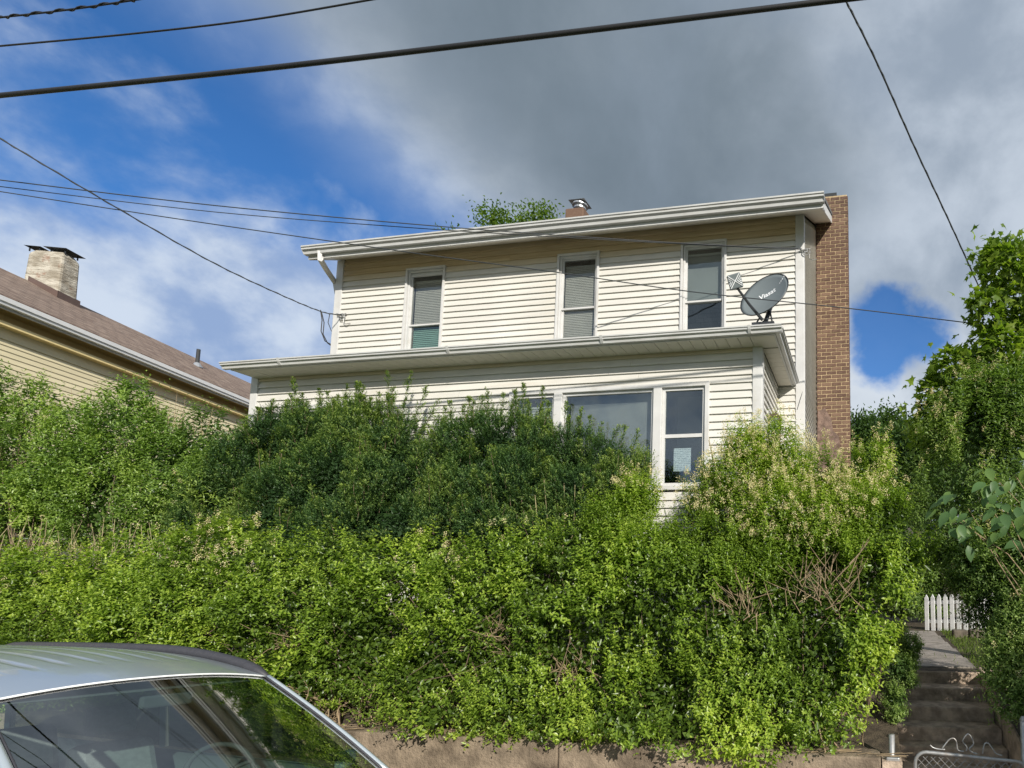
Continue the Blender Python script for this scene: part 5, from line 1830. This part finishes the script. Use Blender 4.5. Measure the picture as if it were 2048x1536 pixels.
rT = np.random.default_rng(21)
hill = [('leafy tree on the far hill just right of the brick chimney', [(1722, 880, 26, 34, 40), (1735, 915, 34, 40, 40), (1710, 960, 30, 50, 40)]),
        ('rounded dark tree in the middle of the far hill', [(1775, 860, 30, 30, 44), (1790, 900, 36, 40, 43), (1765, 940, 40, 50, 42), (1750, 990, 40, 40, 41)]),
        ('lower bushy tree on the far hill beside the dull privet', [(1830, 900, 40, 40, 38), (1850, 950, 50, 60, 38), (1815, 990, 40, 50, 37)]),
        ('broad tree on the far hill half hidden by the maple', [(1910, 900, 60, 60, 42), (1960, 880, 70, 80, 43), (1900, 980, 60, 60, 41)])]
for lab, bq in hill:
    pb = px_blobs(bq)
    cc = np.array(pb)[:, :3].mean(0)
    cloud_tree('hill_tree', lab, (cc[0], cc[1], yard_h(cc[0], cc[1]) - 0.3), pb, 2600, rT, 0.30, 'wood', 0.5, 0.25, 'trees on the far hill')
pb = px_blobs([(985, 438, 26, 15, 22), (1005, 450, 30, 18, 22), (1075, 442, 30, 18, 22), (1095, 438, 20, 16, 22), (1050, 460, 26, 10, 22), (900, 470, 16, 8, 22)])
cc = np.array(pb)[:, :3].mean(0)
cloud_tree('backyard_tree', 'tree top showing above the roof of the white house', (cc[0], cc[1], yard_h(cc[0], cc[1]) - 0.2), pb, 420, rT, 0.16, 'maple', 0.3, 0.2, nbr=10, fill=0.3)
pb = [(2.9, 3.3, 1.55, 0.55, 0.55, 0.6), (2.7, 3.6, 1.2, 0.45, 0.45, 0.5), (3.3, 2.9, 1.9, 0.6, 0.6, 0.6), (3.4, 3.5, 1.6, 0.6, 0.6, 0.7), (3.0, 3.4, 2.15, 0.45, 0.45, 0.4), (3.8, 3.2, 1.8, 0.6, 0.6, 0.7), (2.65, 3.75, 0.85, 0.35, 0.35, 0.4)]  # tree added out of view, placed and sized to shade the steps
cloud_tree('added_shade_tree', 'added small bushy tree out of view, shading the steps', (3.3, 4.1, 0.07), pb, 2600, rT, 0.085, 'privet_deep', 0.45, 0.06, nbr=10, fill=1.2)

# --- grass along the path
rg = np.random.default_rng(22)
L = Leaves()
n = 9000
gx = rg.uniform(-0.2, 3.2, n)
gyv = rg.uniform(7.0, 11.6, n)
k = (np.abs(gx - (0.90 + 0.16 * (gyv - 7.1) / 3.5)) > 0.49) | ((rg.random(n) < 0.02))
gx, gyv = gx[k], gyv[k]
gp3 = np.stack([gx, gyv, np.array([yard_h(a, bb) for a, bb in zip(gx, gyv)])], 1)
N = len(gp3)
L.add(gp3, unit(rg.normal(size=(N, 3)) * 0.35 + UP), rg.normal(size=(N, 3)), rg.uniform(0.04, 0.11, N), 0.009, 0.5 + rg.normal(size=N) * 0.2)
g = L.build('grass', 'grassblade', None, 0.1, 0.1)
tag(g, 'short green grass beside the path', 'grass', None, 'stuff')

#==CAR
# ------------------------------------------------------------------ parked car, local frame: x forward, y to its left (far side), z up
CO = (-4.13, 2.60, 0.0)
YAW = math.radians(-3.0)
ROLL = -math.atan(0.07)
car = empty('parked_car', CO, 'silver hatchback with dark roof rails parked in front of the hedge', 'car', rot=None)
car.rotation_mode = 'XYZ'
car.matrix_basis = Matrix.Translation(Vector(CO)) @ Matrix.Rotation(YAW, 4, 'Z') @ Matrix.Rotation(ROLL, 4, 'X')
WM[car] = car.matrix_basis.copy()
MT['paint'], b_, p_ = new_mat('silver_paint')
p_.inputs['Base Color'].default_value = (0.47, 0.525, 0.555, 1)
p_.inputs['Metallic'].default_value = 0.45
p_.inputs['Roughness'].default_value = 0.28
p_.inputs['Coat Weight'].default_value = 0.6
p_.inputs['Coat Roughness'].default_value = 0.04
MT['rail'] = mat('rail_plastic', (0.045, 0.045, 0.052), 0.55, 0.1, 30)
MT['rubber'] = mat('tyre_rubber', (0.02, 0.02, 0.02), 0.8, 0.1)
MT['cabin'] = mat('grey_cabin_trim', (0.085, 0.09, 0.095), 0.8, 0.1)
MT['seat'] = mat('grey_seat_fabric', (0.19, 0.195, 0.20), 0.9, 0.12, 40)
MT['wglass'] = glass_mat('windscreen_glass', (0.62, 0.76, 0.70), (1, 1, 1), 1.52, 4.0)
MT['sglass'] = glass_mat('tinted_side_glass', (0.16, 0.18, 0.18), (1, 1, 1), 1.52, 1.5)
MT['lampglass'] = glass_mat('lamp_glass', (0.9, 0.9, 0.9), (1, 1, 1), 1.5, 1.2)
MT['chrome'] = mat('bright_trim', (0.62, 0.63, 0.64), 0.2, 0.03, metal=1.0)
WH, ZC, CROWN = 0.63, 1.562, 0.062


def roofz_(a, v):
    "roof height at distance a behind (-) the windscreen header, v = lateral -1..1"
    prof = 0.135 - 0.135 * max(0, (a + 1.15) / 1.15) ** 2 - 0.02 * max(0, (-1.15 - a) / 1.5) ** 2 - 0.10 * max(0, (-2.5 - a)) ** 2
    return ZC + CROWN + prof - CROWN * abs(v) ** 2.2


def grid(fn, nu, nv):
    V = [fn(i / nu, j / nv) for i in range(nu + 1) for j in range(nv + 1)]
    F = [(i * (nv + 1) + j, i * (nv + 1) + j + 1, (i + 1) * (nv + 1) + j + 1, (i + 1) * (nv + 1) + j) for i in range(nu) for j in range(nv)]
    return MB().add(V, F)


def bow(v):
    return 0.05 * (1 - v * v)


def roof_pt(u, w):
    v = w * 2 - 1
    a = -3.0 * (1 - u)
    hw = WH + 0.02 * math.sin(math.pi * (1 - u))
    rib = 0.0
    if 0.08 < u < 0.86:
        q = (v * 5.0) % 1.0
        rib = -0.011 if 0.38 < q < 0.62 and abs(v) < 0.82 else 0.0
    return (a + bow(v) * u, v * hw, roofz_(a, v) + rib)


grid(roof_pt, 40, 80).build('roof', 'paint', car, True, smooth=True)


def ws_pt(u, w):
    v = w * 2 - 1
    a = u * 0.98
    hw = (WH - 0.01) + 0.135 * u
    z0_ = roofz_(0, v) - 0.008
    drop = 0.62 * a + 0.02 * math.sin(math.pi * u) * -1.0
    return (a + bow(v) * (1 + 1.6 * u) + 0.004, v * hw, z0_ - drop)


wsm = grid(ws_pt, 14, 18).build('windscreen', 'wglass', car, True, smooth=True)
# header trim and black band round the glass
mb = MB()
mb.tube([(bow(v) + 0.004, v * (WH - 0.005), roofz_(0, v) + 0.001) for v in np.linspace(-1, 1, 25)], 0.006, 6)
mb.build('header_trim', 'ink', car, True, smooth=True)
for s in (1, -1):
    pl = []
    for u in np.linspace(0, 1, 12):
        q = ws_pt(u, 1 if s == 1 else 0)
        pl.append((q[0] - 0.004, q[1] + s * 0.018, q[2] + 0.004))
    MB().tube(pl, 0.018, 8).build('pillar', 'paint', car, True, smooth=True)
    MB().tube([(p[0], p[1] - s * 0.022, p[2] + 0.006) for p in pl], 0.006, 6).build('glass_seal', 'rail', car, True, smooth=True)
    # roof rail
    rl = [(a, s * (WH + 0.02 + 0.02 * math.sin(math.pi * min(1, -a / 3.0))), roofz_(a, 1) + 0.022 - 0.035 * max(0, (a + 0.28) / 0.28) ** 1.5) for a in np.linspace(-0.02, -2.75, 26)]
    MB().tube(rl, [0.014] + [0.034] * 24 + [0.014], 8).build('roof_rail', 'rail', car, True, smooth=True)
    # side glass, door skins
    MB().add([(-0.15, s * (WH + 0.015), 1.60), (-1.0, s * (WH + 0.03), 1.66), (-1.05, s * 0.80, 1.0), (0.72, s * 0.77, 1.0)], [(0, 1, 2, 3)]).build('side_window', 'sglass', car, True)
    MB().add([(-1.07, s * (WH + 0.03), 1.66), (-2.6, s * (WH + 0.02), 1.60), (-2.75, s * 0.78, 1.05), (-1.12, s * 0.80, 1.0)], [(0, 1, 2, 3)]).build('side_window', 'sglass', car, True)
    for (xa, xb) in ((-1.0, -1.07), (-2.6, -2.75)):
        MB().tube([(xa - 0.02, s * (WH + 0.028), 1.68), (xb - 0.02, s * 0.80, 1.0)], 0.03, 6).build('pillar', 'paint', car, True)
# lower body as a loft of cross-sections
secs = [(1.98, 0.62, 0.30, 0.62), (1.85, 0.74, 0.24, 0.76), (1.45, 0.80, 0.20, 0.86), (0.98, 0.82, 0.18, 0.955), (0.3, 0.845, 0.18, 0.99), (-1.0, 0.86, 0.18, 1.0), (-2.2, 0.85, 0.18, 1.02), (-2.8, 0.80, 0.22, 1.04), (-3.05, 0.72, 0.30, 0.98)]
V, F = [], []
for (a, hw, zl, zh) in secs:
    V += [(a, -hw * 0.9, zl), (a, -hw, zl + 0.12), (a, -hw, (zl + zh) * 0.55), (a, -hw * 0.94, zh - 0.03), (a, -hw * 0.86, zh), (a, 0, zh + (0.05 if a > 0.9 else 0.0)), (a, hw * 0.86, zh), (a, hw * 0.94, zh - 0.03), (a, hw, (zl + zh) * 0.55), (a, hw, zl + 0.12), (a, hw * 0.9, zl)]
K = 11
for i in range(len(secs) - 1):
    for j in range(K):
        if 3 < j + 0 < 6 and secs[i][0] < 0.98 and False:
            continue
        if j in (4, 5) and secs[i][0] <= 0.98:
            continue                                     # open cabin
        F.append((i * K + j, i * K + (j + 1) % K, (i + 1) * K + (j + 1) % K, (i + 1) * K + j))
F += [tuple(range(K)), tuple((len(secs) - 1) * K + j for j in range(K))[::-1]]
MB().add(V, F).build('body', 'paint', car, True, smooth=True)
MB().add([(-3.0, -0.56, 1.60), (-3.0, 0.56, 1.60), (-3.12, 0.70, 1.02), (-3.12, -0.70, 1.02)], [(0, 1, 2, 3)]).build('rear_window', 'sglass', car, True)
for s in (1, -1):
    for a in (1.22, -2.15):
        wh = MB().tube([(a, s * 0.66, 0.31), (a, s * 0.86, 0.31)], 0.31, 24).build('wheel', 'rubber', car, True, smooth=False)
        MB().tube([(a, s * 0.861, 0.31), (a, s * 0.872, 0.31)], 0.20, 20).build('rim', 'chrome', wh, True)
    MB().hexa([(1.72, s * 0.45, 0.60), (1.92, s * 0.45, 0.58), (1.86, s * 0.72, 0.62), (1.62, s * 0.75, 0.66)], [(1.66, s * 0.45, 0.72), (1.88, s * 0.45, 0.68), (1.80, s * 0.70, 0.72), (1.56, s * 0.73, 0.78)]).build('headlight', 'lampglass', car, True, bevel=0.01)
    mr = MB().hexa([(0.42, s * 0.84, 0.92), (0.50, s * 0.84, 0.92), (0.48, s * 0.97, 0.94), (0.41, s * 0.97, 0.94)], [(0.42, s * 0.84, 1.04), (0.50, s * 0.84, 1.04), (0.48, s * 0.97, 1.04), (0.41, s * 0.97, 1.04)]).build('door_mirror', 'paint', car, True, bevel=0.02)
# cabin
MB().hexa([(0.25, -0.72, 0.80), (0.95, -0.72, 0.80), (0.95, 0.72, 0.80), (0.25, 0.72, 0.80)], [(0.33, -0.70, 0.95), (0.98, -0.70, 0.93), (0.98, 0.70, 0.93), (0.33, 0.70, 0.95)]).build('dashboard', 'cabin', car, True, bevel=0.03)
MB().box(-3.0, 0.9, -0.78, 0.78, 0.22, 0.30).build('cabin_floor', 'cabin', car, True)
MB().add([(x, y, roofz_(x, abs(y / WH)) - 0.035) for x, y in ((0.0, -0.55), (0.0, 0.55), (-1.4, 0.55), (-2.8, 0.55), (-2.8, -0.55), (-1.4, -0.55))], [(0, 1, 2, 5), (5, 2, 3, 4)]).build('headliner', 'seat', car, True)
for s in (1, -1):
    y = s * 0.36
    MB().hexa([(-0.62, y - 0.24, 0.42), (-0.10, y - 0.24, 0.46), (-0.10, y + 0.24, 0.46), (-0.62, y + 0.24, 0.42)], [(-0.62, y - 0.24, 0.56), (-0.10, y - 0.24, 0.60), (-0.10, y + 0.24, 0.60), (-0.62, y + 0.24, 0.56)]).build('seat_cushion', 'seat', car, True, bevel=0.04)
    MB().hexa([(-0.72, y - 0.24, 0.50), (-0.56, y - 0.24, 0.50), (-0.56, y + 0.24, 0.50), (-0.72, y + 0.24, 0.50)], [(-0.92, y - 0.20, 1.13), (-0.80, y - 0.20, 1.15), (-0.80, y + 0.20, 1.15), (-0.92, y + 0.20, 1.13)]).build('seat_backrest', 'seat', car, True, bevel=0.05)
    MB().hexa([(-0.93, y - 0.12, 1.18), (-0.83, y - 0.12, 1.19), (-0.83, y + 0.12, 1.19), (-0.93, y + 0.12, 1.18)], [(-0.97, y - 0.11, 1.36), (-0.88, y - 0.11, 1.37), (-0.88, y + 0.11, 1.37), (-0.97, y + 0.11, 1.36)]).build('headrest', 'seat', car, True, bevel=0.03)
MB().hexa([(-1.75, -0.62, 0.5), (-1.6, -0.62, 0.5), (-1.6, 0.62, 0.5), (-1.75, 0.62, 0.5)], [(-1.95, -0.6, 1.15), (-1.83, -0.6, 1.17), (-1.83, 0.6, 1.17), (-1.95, 0.6, 1.15)]).build('rear_seat', 'seat', car, True, bevel=0.05)
swc = np.array([0.12, 0.36, 1.0])
su, sv = np.array([0.0, 1.0, 0.0]), np.array([-0.42, 0.0, 0.90])
sw = MB().tube([swc + 0.185 * (math.cos(a) * su + math.sin(a) * sv) for a in np.linspace(0, 2 * math.pi, 33)], 0.015, 8, False).build('steering_wheel', 'cabin', car, True, smooth=True)
mb = MB()
for a in (0.2, math.pi - 0.2, -math.pi / 2):
    mb.tube([swc, swc + 0.18 * (math.cos(a) * su + math.sin(a) * sv)], 0.014, 6)
mb.tube([swc, swc + np.array([0.25, 0, -0.12])], 0.03, 8)
mb.build('wheel_hub', 'cabin', sw, True)
MB().box(0.13, 0.16, -0.12, 0.12, 1.46, 1.53).build('rear_view_mirror', 'cabin', car, True, bevel=0.012)
